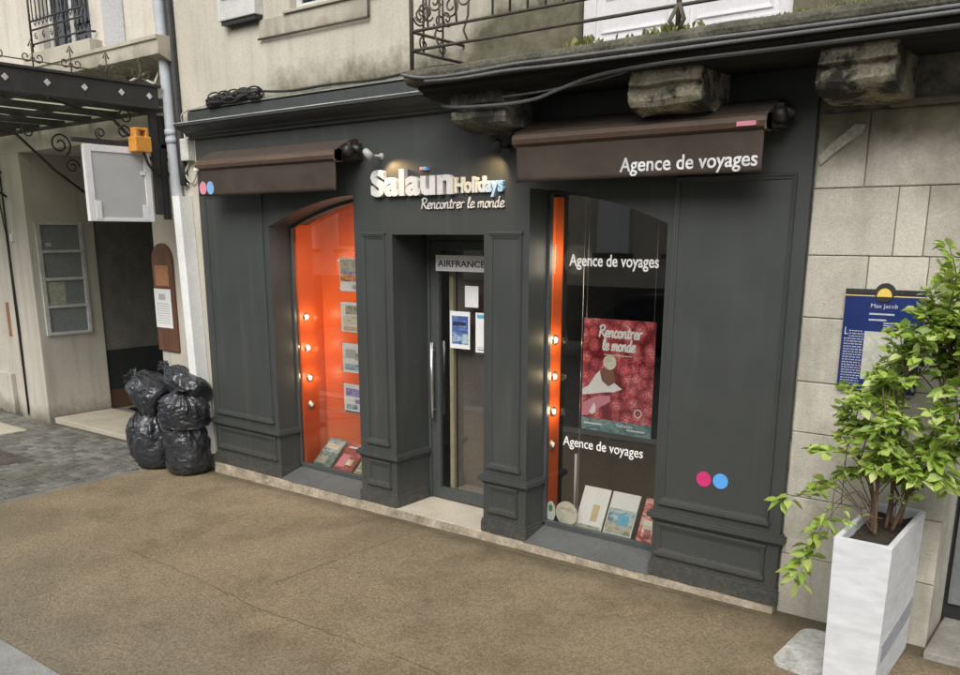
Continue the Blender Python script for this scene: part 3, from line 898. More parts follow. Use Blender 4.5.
def spiral(c, r0, turns, plane, start=0., k=22, rr=.007, mb=None):
    pts = []
    for i in range(k+1):
        t = i/k; a = start + 2*math.pi*turns*t; rad = r0*(1-.78*t)
        u, v = rad*math.cos(a), rad*math.sin(a)
        pts.append((c[0]+u, c[1], c[2]+v) if plane == 'x' else (c[0], c[1]+u, c[2]+v))
    mb.tube(pts, rr, 5)
m = MB()
for cx_ in (.92, 1.18):
    spiral((cx_-.05, ry, 4.03), .075, 1.4, 'x', R(200), mb=m); spiral((cx_+.06, ry, 4.08), .065, -1.4, 'x', R(-20), mb=m)
    spiral((cx_, ry, 4.25), .09, 1.3, 'x', R(90), mb=m)
    m.tube([(cx_, ry, 3.912), (cx_-.02, ry, 4.1), (cx_+.02, ry, 4.3), (cx_, ry, 4.62)], .008, 6)
    m.tube([(cx_+.1, ry, 3.785), (cx_+.06, ry, 3.86), (cx_+.1, ry, 3.95), (cx_+.12, ry, 4.62)], .008, 6)
for cy_ in (-.42, -.2):
    spiral((.76, cy_-.04, 4.03), .07, 1.4, 'y', R(200), mb=m); spiral((.76, cy_+.05, 4.07), .06, -1.4, 'y', R(-20), mb=m)
    spiral((.76, cy_, 3.85), .05, 1.2, 'y', R(90), mb=m)
    m.tube([(.76, cy_, 3.785), (.76, cy_, 4.62)], .008, 6)
spiral((2.17, ry, 4.0), .085, 1.5, 'x', R(180), mb=m); spiral((2.17, ry, 4.2), .085, -1.5, 'x', R(180), mb=m)
m.tube([(2.05, ry, 3.912), (2.05, ry, 4.62)], .008, 6); m.tube([(2.3, ry, 3.912), (2.3, ry, 4.62)], .008, 6)
build_each(m, 'scrollwork', M['iron'], rail)
# white balcony door
m = MB()
for (a, b, c, d) in ((1.8, 1.9, 3.66, 6.29), (3.19, 3.285, 3.66, 6.29), (2.49, 2.6, 3.66, 6.29), (1.9, 2.49, 3.66, 3.82), (2.6, 3.19, 3.66, 3.82), (1.9, 2.49, 4.12, 4.2), (2.6, 3.19, 4.12, 4.2), (1.9, 2.49, 6.2, 6.29), (2.6, 3.19, 6.2, 6.29)):
    m.box(a, b, .1, .16, c, d, .005)
bd = m.build('balcony_door', mat('white_door_paint', (.72, .72, .74), (.64, .64, .66), rough=.4, scale=3, fine_amt=.05, bstr=.05), bld)
m = MB(); m.box(1.9, 2.49, .115, .14, 3.82, 4.12); m.box(2.6, 3.19, .115, .14, 3.82, 4.12); m.frame(1.94, 2.45, 3.85, 4.09, .03, .012, .115); m.frame(2.64, 3.15, 3.85, 4.09, .03, .012, .115)
m.build('lower_panel', bd.data.materials[0], bd)
m = MB(); m.box(1.9, 2.49, .12, .126, 4.2, 6.2); m.box(2.6, 3.19, .12, .126, 4.2, 6.2); m.build('pane', M['glass_old'], bd)
m = MB(); m.box(1.8, 3.28, .4, .42, 4.1, 6.29); m.build('curtain', M['paper'], bd)
# wall face behind the balcony between slab and the upper piers
# (the wall box above reaches 4.40; the door sits in front of it)

# mossy growth and weeds on the slab
def tuft(cx_, cy_, cz_, n, s, seed, name, label, cat, mt, rx=.2):
    random.seed(seed); m = MB()
    for i in range(n):
        x, y = cx_+random.gauss(0, rx), cy_+random.gauss(0, .03); h = s*random.uniform(.5, 1.2)
        a = random.uniform(0, 6.28); lean = random.uniform(.1, .7)
        dx, dy = math.cos(a)*lean*h, math.sin(a)*lean*h; wv = Vector((-math.sin(a), math.cos(a), 0))*h*.28
        b = Vector((x, y, cz_)); t = b+Vector((dx, dy, h)); mid = b+Vector((dx*.4, dy*.4, h*.6))
        vs = [m.bm.verts.new(v) for v in (b, mid-wv, t, mid+wv)]
        f = m.bm.faces.new(vs); m._t([f], random.uniform(.1, .8))
    o = m.build(name, mt, None, recalc=False); return o
tag(tuft(2.2, -.53, 3.64, 46, .06, 1, 'weed', '', '', M['weed'], .05), 'small yellowish weed sprouting at the foot of the balcony railing left of the white door', 'weed', 'weeds on the balcony edge')
tag(tuft(2.78, -.55, 3.64, 120, .042, 2, 'weed', '', '', M['weed'], .12), 'green weed clump around the balcony railing post foot', 'weed', 'weeds on the balcony edge')
tag(tuft(3.75, -.5, 3.64, 700, .026, 4, 'moss', '', '', M['weed'], .22), 'bright green strip of moss on the balcony edge right of the white door', 'moss')
bpy.data.objects['moss']['kind'] = 'stuff'

# ------------------------------------------------------------------ the grey shopfront
shop = thing('shopfront', 'dark grey panelled travel agency shopfront with two arched windows and a glass door', 'shopfront', (.4, 0, 0))
def arch(x, xc, half):     # quarter arch, high on the door side
    t = abs(x-xc)/half; return 2.832 - .262*t**1.75
ol = [(-2.745, .035), (-2.745, 3.46), (3.505, 3.46), (3.505, .035), (2.575, .035)]
ol += [(2.575 - (2.575-1.435)*i/14, arch(2.575 - (2.575-1.435)*i/14, 1.435, 1.14)) for i in range(15)]
ol += [(1.435, .035), (1.0, .035), (1.0, 2.495), (0, 2.495), (0, .035), (-.46, .035)]
ol += [(-.46 - 1.185*i/14, arch(-.46 - 1.185*i/14, -.46, 1.185)) for i in range(15)]
ol += [(-1.645, .035)]
m = MB(); m.prism(ol, 0, .47, 'xz'); m.build('front_panel', M['paint'], shop)
m = MB()   # slight board joints on the fascia
m.box(.565, .571, -.002, .002, 2.5, 3.46); m.build('board_joint', M['paint_door'], shop)

def pilaster(x0, x1, lo, up, rl, rr, label):
    """skirting and dado wrap round into the reveals; rl / rr = how deep the returns go"""
    m = MB()
    for (e, z0, z1) in ((.016, .03, .125), (.011, .124, .147)): m.box(x0-e, x1+e, -e, max(rl, rr), z0, z1, .004)
    p = m.build('pilaster', M['paint'], shop); lab(p, label)
    m = MB()
    for (e, z0, z1) in ((.012, .462, .486), (.036, .485, .526), (.02, .525, .538)): m.box(x0-e, x1+e, -e, max(rl, rr), z0, z1, .004)
    m.build('dado_moulding', M['paint'], p)
    for (a, b, c, d) in (lo, up):
        f = MB(); f.frame(a, b, c, d, .034, .017, 0., 1.15)
        if (a, b, c, d) == lo or True: f.box(a-.008, b+.008, -.024, .001, c-.02, c+.006, .004)
        if d < 2.6: f.box(a-.006, b+.006, -.02, .001, d-.006, d+.014, .004)
        f.build('panel_moulding', M['paint'], p)
    return p
pilaster(-2.745, -1.645, (-2.68, -1.70, .225, .44), (-2.665, -1.72, .612, 2.9), .24, .24, 'wide left pilaster')
pilaster(-.46, 0, (-.37, -.075, .225, .44), (-.365, -.08, .625, 2.5), .24, .43, 'narrow pilaster left of the door')
pilaster(1.0, 1.435, (1.06, 1.355, .232, .445), (1.055, 1.375, .618, 2.505), .24, .24, 'narrow pilaster right of the door')
pr = pilaster(2.575, 3.505, (2.61, 3.42, .218, .44), (2.62, 3.425, .61, 2.87), .24, .1, 'wide right pilaster with pink and blue discs')
lab(MB().disc((2.948, -.0, .832), .054, .004).build('logo_disc', M['pink'], pr), 'pink disc')
lab(MB().disc((3.070, -.0, .838), .054, .0055).build('logo_disc', M['sky_disc'], pr), 'blue disc')
# cornice with pale flashing line
m = MB()
cp = [(.05, 3.44), (-.03, 3.44), (-.035, 3.462), (-.06, 3.47), (-.075, 3.49), (-.12, 3.505), (-.165, 3.53), (-.185, 3.55), (-.2, 3.553), (-.2, 3.572), (-.185, 3.578), (-.03, 3.592), (-.028, 3.7), (-.01, 3.712), (.05, 3.715)]
m.prism(cp, -2.8, .98, 'yz')
cor = m.build('cornice', M['paint'], shop)
m = MB(); m.box(-2.81, .985, -.206, -.03, 3.573, 3.582, .002); m.build('flashing', mat('pale_flashing', (.45, .47, .47), (.3, .31, .31), rough=.5, scale=6), cor)
m = MB(); m.box(-2.8, .8, -.035, .05, 3.716, 3.73, .004); m.build('lead_cap', mat('lead_cap', (.3, .31, .29), (.14, .15, .12), rough=.6, scale=4), cor)
# plinth, threshold and sills
m = MB()
bm = m.bm
random.seed(2)
n = 70; tops = []; bots = []
for i in range(n+1):
    x = -2.75 + 6.26*i/n
    j = noise.noise(Vector((x*4, 0, 0)))*.008
    jz = noise.noise(Vector((x*6, 5, 0)))*.006
    tops.append([bm.verts.new((x, -.036+j, .026+jz)), bm.verts.new((x, .3, .026))])
    bots.append([bm.verts.new((x, -.045+j*1.5, gz(x)-.05)), bm.verts.new((x, .3, gz(x)-.05))])
for i in range(n):
    bm.faces.new((tops[i][0], tops[i+1][0], tops[i+1][1], tops[i][1])); bm.faces.new((bots[i][0], bots[i+1][0], tops[i+1][0], tops[i][0]))
    bm.faces.new((bots[i][1], bots[i][0], tops[i][0], tops[i][1])) if i == 0 else None
bm.faces.new((bots[n][0], bots[n][1], tops[n][1], tops[n][0]))
m.build('plinth', M['plinth'], shop)
m = MB(); m.box(.004, .996, -.028, .56, -.02, .034, .006); m.build('threshold', M['threshold'], shop)

def shop_window(x0, x1, side, label):
    """side = -1: arch high on the right (left window); +1: arch high on the left"""
    xc, half = ((x1, x1-x0) if side < 0 else (x0, x1-x0))
    xs = [x0+(x1-x0)*i/16 for i in range(17)]
    gy = .275
    m = MB()   # thin dark frame following the arch
    m.box(x0, x0+.022, gy-.02, gy+.02, .13, arch(x0, xc, half)+.05); m.box(x1-.022, x1, gy-.02, gy+.02, .13, arch(x1, xc, half)+.05)
    m.box(x0+.022, x1-.022, gy-.022, gy+.022, .1, .15, .004)
    A = [(x, arch(x, xc, half)+.03) for x in xs] + [(x, arch(x, xc, half)-.03) for x in reversed(xs)]
    m.prism(A, gy-.015, gy+.015, 'xz')
    wn = m.build('shop_window', M['paint_door'], shop); lab(wn, label)
    g = MB(); g.prism([(x0+.01, .14), (x1-.01, .14)] + [(x, arch(x, xc, half)) for x in reversed(xs[1:-1])], gy-.004, gy+.004, 'xz')
    g.build('glass', M['glass'], wn)
    s = MB(); s.prism([(-.03, .004), (-.03, .034), (.256, .105), (.256, .06), (.0, .004)], x0+.002, x1-.002, 'yz')
    s.build('sill', M['sillgrey'], wn)
    return wn
wl = shop_window(-1.645, -.46, -1, 'left shop window, lit orange inside')
wr = shop_window(1.435, 2.575, 1, 'right shop window with poster and lettering')
m = MB(); fit_text(m, 'Agence de voyages', 1.63, 2.39, 2.262, 2.35, .268, .003, 'A', .012); m.build('lettering', M['decal'], wr)
m = MB(); fit_text(m, 'Agence de voyages', 1.615, 2.335, .828, .905, .268, .003, 'A', .004); m.build('lettering', M['decal'], wr)

# door
m = MB()
dy0, dy1 = .462, .512
for (a, b, c, d) in ((.03, .125, .045, 2.44), (.9, .985, .045, 2.44), (.125, .9, .045, .15), (.125, .9, 2.36, 2.44)):
    m.box(a, b, dy0, dy1, c, d, .005)
for (a, b, c, d) in ((.0, .028, .036, 2.495), (.987, 1.0, .036, 2.495), (.028, .987, 2.445, 2.495)): m.box(a, b, dy0-.012, dy1+.02, c, d, .003)
door = m.build('door', M['paint_door'], shop)
MB().box(.12, .905, .484, .492, .145, 2.365).build('glass', M['glass'], door)
m = MB(); m.tube([(.082, .405, .83), (.082, .405, 1.535)], .0165, 12)
for z in (.9, 1.46): m.tube([(.082, .405, z), (.082, .465, z)], .008, 8)
m.build('handle', M['steel'], door)

# interior: dim room, display shelves, orange boards with downlights
m = MB()
m.box(-1.75, 2.68, 3.6, 3.7, 0, 3.1); m.box(-1.75, 2.68, .6, 3.7, 3.0, 3.1); m.box(-1.75, 2.68, .52, 3.7, -.1, .03)
m.box(-1.85, -1.75, .47, 3.7, 0, 3.1); m.box(2.68, 2.78, .47, 3.7, 0, 3.1)
m.box(-.35, -.2, .56, 2.2, .03, 3.0); m.box(1.1, 1.3, .56, 1.6, .03, 3.0)
m.build('interior', M['dark_room'], shop)
m = MB(); m.box(.235, .985, .60, .63, .05, 2.2); m.build('reflection_screen', M['pinkgrey'], shop)  # added sheet standing in for the pinkish reflection in the door glass
m = MB(); m.box(.185, .23, .545, .585, .05, 2.3); m.build('reflection_post', M['cream_trim'], shop)  # added upright standing in for the door reveal mirrored in the glass
def shelf(x0, x1, y1, mt):
    m = MB(); m.box(x0, x1, .3, y1, .06, .13, .004); return m.build('display_shelf', mt, shop)
shelf(-1.64, -.38, .9, M['dark_room']); shelf(1.44, 2.6, .9, M['dark_room'])
def spots(panel, x, ys, zs, dim=()):
    for i, (y, z) in enumerate(zip(ys, zs)):
        ring = MB(); ring.lathe([(0, .041), (.01, .041), (.013, .034), (.006, .03)], (x, y, z), (1, 0, 0), 20)
        rg = ring.build('downlight', M['steel'], panel)
        MB().lathe([(.004, .029), (.014, .022), (.018, .006)], (x, y, z), (1, 0, 0), 16).build('bulb', M['bulb_dim'] if i in dim else M['bulb'], rg) if False else \
            MB().lathe([(.004, .029), (.014, .022), (.018, .006)], (x, y, z), (1, 0, 0), 16).build('bulb', M['bulb_dim'] if i in dim else M['bulb'], panel)
m = MB()
m.prism([(x, y) for x, y in ((-1.64, .3), (-1.60, .3), (-1.60, .62), (-.42, 1.02), (-.42, 1.06), (-1.64, .66))], .13, 2.95, 'xy')
pl = m.build('display_board', M['orange'], shop); lab(pl, 'tall orange board of the left window')
spots(pl, -1.60, (.385, .388, .392, .398), (1.672, 1.353, 1.04, .755), (3,))
m = MB(); m.box(1.437, 1.452, .3, .455, .14, 2.78); pr2 = m.build('display_board', M['orange'], shop); lab(pr2, 'narrow orange board at the left of the right window')
spots(pr2, 1.452, (.362, .36, .356, .352), (1.663, 1.362, 1.07, .79), (3,))
m = MB(); m.box(-.56, -.53, .36, .4, .14, 2.85); m.build('trim_strip', M['cream_trim'], shop)
for z in (1.67, 1.35, 1.04): lamp_or_fill('POINT', (-1.5, .395, z), .9, (1, .74, .45), shadow_soft_size=.03)
for z in (1.66, 1.36, 1.07): lamp_or_fill('POINT', (1.53, .36, z), .9, (1, .74, .45), shadow_soft_size=.03)
lamp_or_fill('POINT', (-1.0, .42, 2.2), 7, (1, .86, .7), shadow_soft_size=.2)  # added soft fill brightening the big orange board, no fitting here
lamp_or_fill('POINT', (1.6, .4, 2.3), 3, (1, .86, .7), shadow_soft_size=.15)  # added fill for the dim top of the narrow board, no fitting

# ------------------------------------------------------------------ sign over the door
sg = thing('shop_sign', 'white raised sign lettering on the grey fascia above the glass door', 'sign', (.5, -.03, 2.75))
m = MB(); fit_text(m, 'Salaun', -.195, .712, 2.822, 3.028, .0, .045, 'S', .042, 1.06)
islands_to_letters(m, 'letter', M['letter'], sg)
m = MB(); fit_text(m, 'Holidays', .722, 1.205, 2.822, 2.938, .0, .03, 'H', .035)
islands_to_letters(m, 'letter', M['grad'], sg)
def pill(a, b, z, h): return [(a, z), (b, z), (b, z+h), (a, z+h)]
lab(MB().prism(pill(.366, .398, 3.004, .027), -.045, 0, 'xz', .006).build('umlaut_dot', M['red'], sg), 'red umlaut dot')
lab(MB().prism(pill(.405, .440, 3.004, .027), -.045, 0, 'xz', .006).build('umlaut_dot', M['blue_pale'], sg), 'blue umlaut dot')
m = MB(); script_text(m, 'Rencontrer le monde', .352, 1.205, 2.699, .048, -.012, .0062); m.build('tagline', M['letter'], sg)

# spot lamps on the fascia
def spotlamp(x, z, aim, mt, label):
    t = thing('spotlight', label, 'spotlight', (x, 0, z), 'spotlights on the fascia')
    hy = -.15
    MB().lathe([(0, .028), (.01, .028), (.014, .011), (.09, .010)], (x, 0, z), (0, -1, 0), 14).build('wall_arm', mt, t)
    a = (Vector(aim)-Vector((x, hy, z))).normalized()
    o = Vector((x, hy, z))
    MB().lathe([(-.06, .015), (-.055, .026), (-.015, .033), (.03, .037), (.033, .031), (.027, .028)], o, a, 20).build('lamp_head', mt, t)
    MB().lathe([(.012, .026), (.02, .027), (.024, .016)], o, a, 16).build('lens', M['bulb'], t)
    MB().tube([(x, -.085, z), (x, hy+.0, z+.03), o - a*.05], .009, 8).build('bracket', mt, t)
    lamp_or_fill('SPOT', o + a*.04, 7, WARM, aim=tuple(o+a), spot_size=R(100), spot_blend=.6, shadow_soft_size=.03)
spotlamp(-.10, 3.14, (.1, -.02, 2.88), M['lamp_white'], 'pale spotlight beside the left awning end aimed at the sign')
spotlamp(1.235, 3.13, (1.05, -.02, 2.86), M['black_metal'], 'black spotlight beside the right awning end aimed at the sign')

# ------------------------------------------------------------------ awnings
def ripple(x, q): return (.009*math.sin(x*9.0+1.3) + .008*noise.noise(Vector((x*5, q*1.5, 3))))*q + .004*noise.noise(Vector((x*14, q*4, 1)))
def drape(mb):
    for v in mb.bm.verts: v.co.y += ripple(v.co.x, min(1, max(0, (3.1-v.co.z)/.238)))
    return mb
def awning(x0, x1, xe, label):
    t = thing('awning', label, 'awning', ((x0+x1)/2, 0, 2.86), 'retracted brown awnings')
    m = MB()     # rolled fabric and hood, from the wall to the front bar
    prof = [(.0, 3.11), (.0, 3.285), (-.03, 3.30), (-.1, 3.285), (-.2, 3.235), (-.255, 3.205), (-.262, 3.19), (-.2, 3.18), (-.12, 3.15), (-.1, 3.11)]
    m.prism(prof, x0-.0, x1-.0, 'yz', .004); m.build('hood', M['awning'], t)
    m = MB()
    bar = [(-.20, 3.105), (-.2, 3.19), (-.225, 3.20), (-.255, 3.2), (-.285, 3.18), (-.295, 3.15), (-.285, 3.12), (-.25, 3.098), (-.22, 3.096)]
    m.prism(bar, x0, x1, 'yz', .006); m.build('front_bar', M['awning_bar'], t)
    m = MB()     # limp valance with soft ripples
    nx, nz = 90, 8; G = []
    for i in range(nx+1):
        x = x0+.02+(x1-x0-.04)*i/nx; row = []
        for k in range(nz+1):
            q = k/nz; z = 3.1 - q*(3.1-2.862)
            y = -.262 + ripple(x, q)
            row.append(m.bm.verts.new((x, y, z + (.004*noise.noise(Vector((x*3, 0, 0))) if k == nz else 0))))
        G.append(row)
    fr = [[m.bm.verts.new(v.co+Vector((0, .004, 0))) for v in row] for row in G]
    for i in range(nx):
        for k in range(nz):
            for g, flip in ((G, 0), (fr, 1)):
                f = m.bm.faces.new((g[i][k], g[i+1][k], g[i+1][k+1], g[i][k+1])); f.smooth = True
        m.bm.faces.new((G[i][nz], G[i+1][nz], fr[i+1][nz], fr[i][nz]))
    for i in (0, nx):
        for k in range(nz): m.bm.faces.new((G[i][k], G[i][k+1], fr[i][k+1], fr[i][k]))
    va = m.build('valance', M['awning'], t, recalc=True)
    for xx in (x0-.03, x1+.0):
        m = MB(); m.lathe([(0, .03), (.015, .045), (.05, .048), (.065, .036), (.07, .015)], (xx if xx > x0 else xx-.05, -.16, 3.19), (1, 0, 0), 16)
        m.box(min(xx, xx-.02), xx+.045, -.15, 0, 3.12, 3.26, .008)
        m.lathe([(0, .022), (.04, .032), (.08, .028), (.095, .012)], (xx+.01, -.1, 3.225), (1, .15, -.3), 12) if xx > x0 else None
        m.build('end_bracket', M['black_metal'], t)
    MB().box(x1-.012, x1+.0, -.291, -.2, 3.1, 3.197, .003).build('bar_cap', M['awning_bar'], t)
    return t, va
tl, vl = awning(-2.36, -.37, 0, 'short brown awning over the left window with pink and blue dots on its valance')
tr, vr = awning(1.47, 3.31, 0, 'brown awning over the right window lettered Agence de voyages')
m = MB(); fit_text(m, 'Agence de voyages', 2.335, 3.265, 2.899, 2.987, -.262, .004, 'A', .012); drape(m); m.build('lettering', M['letter_dirty'], vr)
lab(drape(MB().disc((-2.278, -.262, 2.939), .058, .004, sz=1.05, sx=.9)).build('logo_disc', M['pink_pale'], vl), 'pink dot')
lab(drape(MB().disc((-2.168, -.263, 2.937), .058, .004, sz=1.05, sx=.9)).build('logo_disc', M['blue_pale'], vl), 'blue dot')
lab(MB().box(3.13, 3.25, -.3, -.285, 3.125, 3.152, .002).build('maker_plate', M['pink_pale'], tr), 'small pale maker plate')
MB().box(-2.37, -2.32, -.3, -.27, 3.1, 3.125, .004).build('end_clip', M['white_plastic'], tl)

# ------------------------------------------------------------------ things in the left window
def holder(z0, z1, pics, label):
    t = thing('brochure_holder', label, 'brochure holder', (-.91, .34, z0), 'acrylic brochure holders hanging in the left window')
    x0, x1 = -1.045, -.70
    MB().box(x0, x1, .352, .356, z0, z1).build('back_sheet', M['acrylic'], t)
    MB().box(x0+.01, x1-.02, .345, .349, z0+.01, z1-.01).build('poster_sheet', M['paper'], t)
    k = 0
    for (a, b, c, d, mt) in pics:
        k += 1
        MB().box(x0+.01+a*.315, x0+.01+b*.315, .3435-.0006*k, .3445-.0006*k, z0+.01+c*(z1-z0-.02), z0+.01+d*(z1-z0-.02)).build('picture', M[mt], t)
    m = MB(); m.tube([(x0-.005, .335, z0+.03), (x0-.005, .36, z0+.03)], .008, 8); m.tube([(x0-.005, .335, z1-.03), (x0-.005, .36, z1-.03)], .008, 8); build_each(m, 'clip', M['steel'], t)
holder(1.95, 2.285, [(0.02, .98, .3, .52, 'wood_pic'), (.02, .98, .52, .6, 'violet'), (.02, .98, .6, .97, 'olive'), (.55, .9, .08, .2, 'panel_grey')], 'topmost hanging brochure holder, sunset picture in the left window')
holder(1.555, 1.865, [(.2, .8, .6, .9, 'olive'), (.1, .9, .25, .55, 'cream_print'), (.1, .9, .06, .2, 'tan')], 'second hanging brochure holder from the top with cream sheet')
holder(1.155, 1.465, [(.15, .6, .5, .8, 'panel_grey'), (.55, .92, .45, .7, 'olive'), (.1, .9, .1, .3, 'sea')], 'third hanging brochure holder with grey pictures')
holder(.745, 1.06, [(.1, .8, .58, .85, 'violet'), (.5, .9, .35, .5, 'violet'), (.12, .6, .15, .3, 'sea'), (.05, .95, .02, .07, 'ink')], 'lowest hanging brochure holder with violet print')
t = thing('display_rod', 'thin dark rod with black clips carrying the hanging brochure holders', 'rod', (-.72, .36, .7))
MB().tube([(-.72, .365, .5), (-.72, .365, 2.82)], .006, 8).build('rod', M['black_metal'], t)
for z in (1.905, 1.51, 1.105): MB().box(-.80, -.7, .335, .375, z-.03, z+.035, .006).build('clip', M['black_metal'], t)
lab(MB().box(-.79, -.71, .34, .365, 2.33, 2.43, .006).build('blue_clip', M['paper_blue'], t), 'blue card')

def leaning(name, label, cat, x, w_, h_, y, z, lean, turn, mt, pics, group):
    """a brochure leaning back on the shelf; pics in 0..1 of its face"""
    t = thing(name, label, cat, (x, y, z), group)
    base = Matrix.Rotation(R(turn), 4, 'Z') @ Matrix.Rotation(R(-lean), 4, 'X')
    def add(nm, x0, x1, z0, z1, y0, y1, mm):
        b = MB(); b.box(x0, x1, y0, y1, z0, z1, mtx=Matrix.Translation((x, y, z)) @ base); return b.build(nm, mm, t)
    add('cover', -w_/2, w_/2, 0, h_, 0, .012, mt)
    for k, (a, b, c, d, mm) in enumerate(pics):
        add('picture', -w_/2+a*w_, -w_/2+b*w_, c*h_, d*h_, -.0012-.0006*k, -.0004-.0006*k, M[mm])
    add('foot', -w_/2, w_/2, -.004, .012, -.02, .012, M['acrylic']); return t
LB = 'brochures leaning at the foot of the left window'
leaning('brochure', 'blue green landscape brochure leaning beside the orange board', 'brochure', -1.40, .26, .36, .32, .14, 50, 0, M['teal'], [(.06, .94, .5, .94, 'sea'), (.1, .8, .62, .8, 'cream_print'), (.05, .6, .1, .35, 'olive')], LB)
leaning('brochure', 'dark red brochure leaning in the middle of the left window', 'brochure', -1.09, .26, .36, .32, .14, 50, 0, M['wine'], [(.1, .9, .78, .84, 'paper'), (.06, .5, .12, .55, 'pink_pale'), (.5, .8, .2, .4, 'cream_print')], LB)
leaning('brochure', 'pale green brochure leaning beside the pilaster', 'brochure', -.78, .26, .36, .32, .14, 50, 0, M['olive'], [(.1, .9, .6, .9, 'cream_print'), (.1, .6, .15, .5, 'green')], LB)
# ------------------------------------------------------------------ things in the right window
RB = 'brochures leaning at the foot of the right window'
leaning('brochure', 'white brochure leaning behind the cream disc', 'brochure', 1.83, .25, .36, .325, .13, 28, 0, M['paper'], [(.5, .75, .2, .6, 'tan'), (.0, .95, .03, .1, 'olive')], RB)
leaning('brochure', 'pale brochure with a blue and green seaside picture', 'brochure', 2.10, .25, .36, .325, .13, 28, 0, M['paper'], [(.03, .97, .05, .62, 'sea'), (.03, .97, .05, .3, 'olive'), (.4, .8, .25, .5, 'cyan')], RB)
leaning('brochure', 'red white and blue brochure leaning beside the right pilaster', 'brochure', 2.40, .25, .36, .325, .13, 28, 0, M['red'], [(.62, 1, .55, 1, 'paper_blue'), (.12, .5, .22, .5, 'cream_print'), (.35, .6, .6, .95, 'paper'), (.6, .85, .1, .5, 'sky_disc'), (.2, .45, .08, .3, 'wine')], RB)
t = thing('round_card', 'round cream card standing at the foot of the right window', 'card', (1.62, .31, .13))
MB().disc((1.64, .312, .232), .105, .008, sx=1.0).build('disc', M['cream_print'], t)
lab(MB().box(1.58, 1.69, .3025, .3035, .265, .28).build('print', M['tan'], t), 'tan print line')
t = thing('oval_tag', 'white oval tag with a green plant print beside the orange board', 'tag', (1.49, .3, .13))
MB().disc((1.487, .306, .222), .09, .006, sx=.5).build('plate', M['paper'], t)
lab(MB().disc((1.487, .2995, .252), .032, .001, sx=.6).build('print', M['green'], t), 'green plant print')

# poster hanging behind the glass
po = thing('poster', 'red poster of berries and a robed figure hanging in the right window', 'poster', (2.05, .4, .97))
px0, px1, pz0, pz1, py = 1.742, 2.362, .972, 1.862, .33
MB().box(px0, px1, py, py+.006, pz0, pz1).build('sheet', M['teal'], po)
MB().box(px0, px1, py-.0012, py-.0004, pz0+.1, pz1).build('berry_print', M['berry'], po)
m = MB(); script_text(m, 'Rencontrer', 1.88, 2.25, 1.725, .05, py-.0032, .0075, depth=1); m.build('lettering', M['decal'], po); m = MB(); script_text(m, 'le monde', 1.915, 2.2, 1.625, .05, py-.0034, .0075, depth=1); m.build('lettering', M['decal'], po)
m = MB(); m.box(1.93, 2.17, py-.003, py-.0022, 1.585, 1.592); m.build('subtitle', M['cream_print'], po)
robe = [(1.745, 1.30), (1.80, 1.33), (1.86, 1.42), (1.9, 1.46), (1.96, 1.43), (2.02, 1.38), (2.10, 1.33), (2.03, 1.30), (1.94, 1.29), (1.85, 1.27), (1.745, 1.25)]
MB().prism(robe, py-.0030, py-.0022, 'xz').build('robe_print', M['paper'], po)
MB().prism([(1.9, 1.45), (1.95, 1.5), (2.02, 1.47), (2.04, 1.38), (1.98, 1.34), (1.92, 1.38)], py-.0040, py-.0032, 'xz').build('face_print', M['skin'], po)
MB().disc((1.985, py-.0042, 1.53), .068, .0008, sx=.85, sz=.85).build('headscarf_print', M['cream_print'], po)
MB().prism([(1.745, 1.18), (1.86, 1.25), (2.0, 1.27), (2.0, 1.22), (1.88, 1.15), (1.8, 1.09), (1.745, 1.08)], py-.0030, py-.0022, 'xz').build('hands_print', M['pink_pale'], po)
MB().disc((2.245, py-.003, 1.155), .034, .0008).build('stamp_print', M['paper'], po)
MB().disc((2.245, py-.0042, 1.155), .026, .0008).build('stamp_print', M['wine'], po)
m = MB(); fit_text(m, 'Salaün', 2.06, 2.2, 1.03, 1.055, py-.002, .001, 'S', .01); m.box(2.15, 2.31, py-.003, py-.0022, 1.008, 1.018); m.box(1.77, 1.93, py-.003, py-.0022, 1.022, 1.034); m.build('logo_print', M['decal'], po)
m = MB(); m.prism([(1.84, 1.10), (1.875, 1.13), (1.87, 1.17), (1.855, 1.2), (1.84, 1.17), (1.815, 1.12)], py-.0040, py-.0032, 'xz'); m.build('bird_print', M['decal'], po)
m = MB()
for x in (px0+.02, px1-.02): m.tube([(x, py+.003, pz1), (x, py+.003, 2.78)], .0018, 5)
m.tube([(1.715, py+.02, .15), (1.715, py+.02, 2.78)], .003, 5)
build_each(m, 'hanging_wire', M['steel'], po)
t = thing('display_rod', 'thin pale vertical rod standing inside the right window near the orange board', 'rod', (1.6, .5, .13))
MB().tube([(1.60, .5, .13), (1.60, .5, .7)], .012, 8).build('rod', M['panel_grey'], t)
MB().tube([(1.585, .5, .13), (1.615, .5, .13)], .03, 8).build('base', M['panel_grey'], t)

# ------------------------------------------------------------------ notices on the door
t = thing('door_sign', 'white sign with dark capital lettering across the top of the glass door', 'sign', (.4, .455, 2.18))
MB().box(.108, .72, .447, .46, 2.178, 2.318, .002).build('board', plain('bright_white_board', (.9, .9, .9), .4), t)
m = MB(); fit_text(m, 'AIRFRANCE', .135, .668, 2.218, 2.272, .4462, .0015, 'A', .012); m.build('lettering', M['navy'], t)
DP = 'notices taped inside the door glass'
def notice(x0, x1, z0, z1, label, bits):
    t = thing('notice', label, 'notice', ((x0+x1)/2, .478, z0), DP)
    MB().box(x0, x1, .479, .4805, z0, z1).build('paper', M['paper'], t)
    for k, (a, b, c, d, mt) in enumerate(bits):
        MB().box(x0+a*(x1-x0), x0+b*(x1-x0), .4782-.0006*k, .4788-.0006*k, z0+c*(z1-z0), z0+d*(z1-z0)).build('print', M[mt], t)
notice(.42, .57, 1.868, 2.055, 'small blank white notice under the door sign', [])
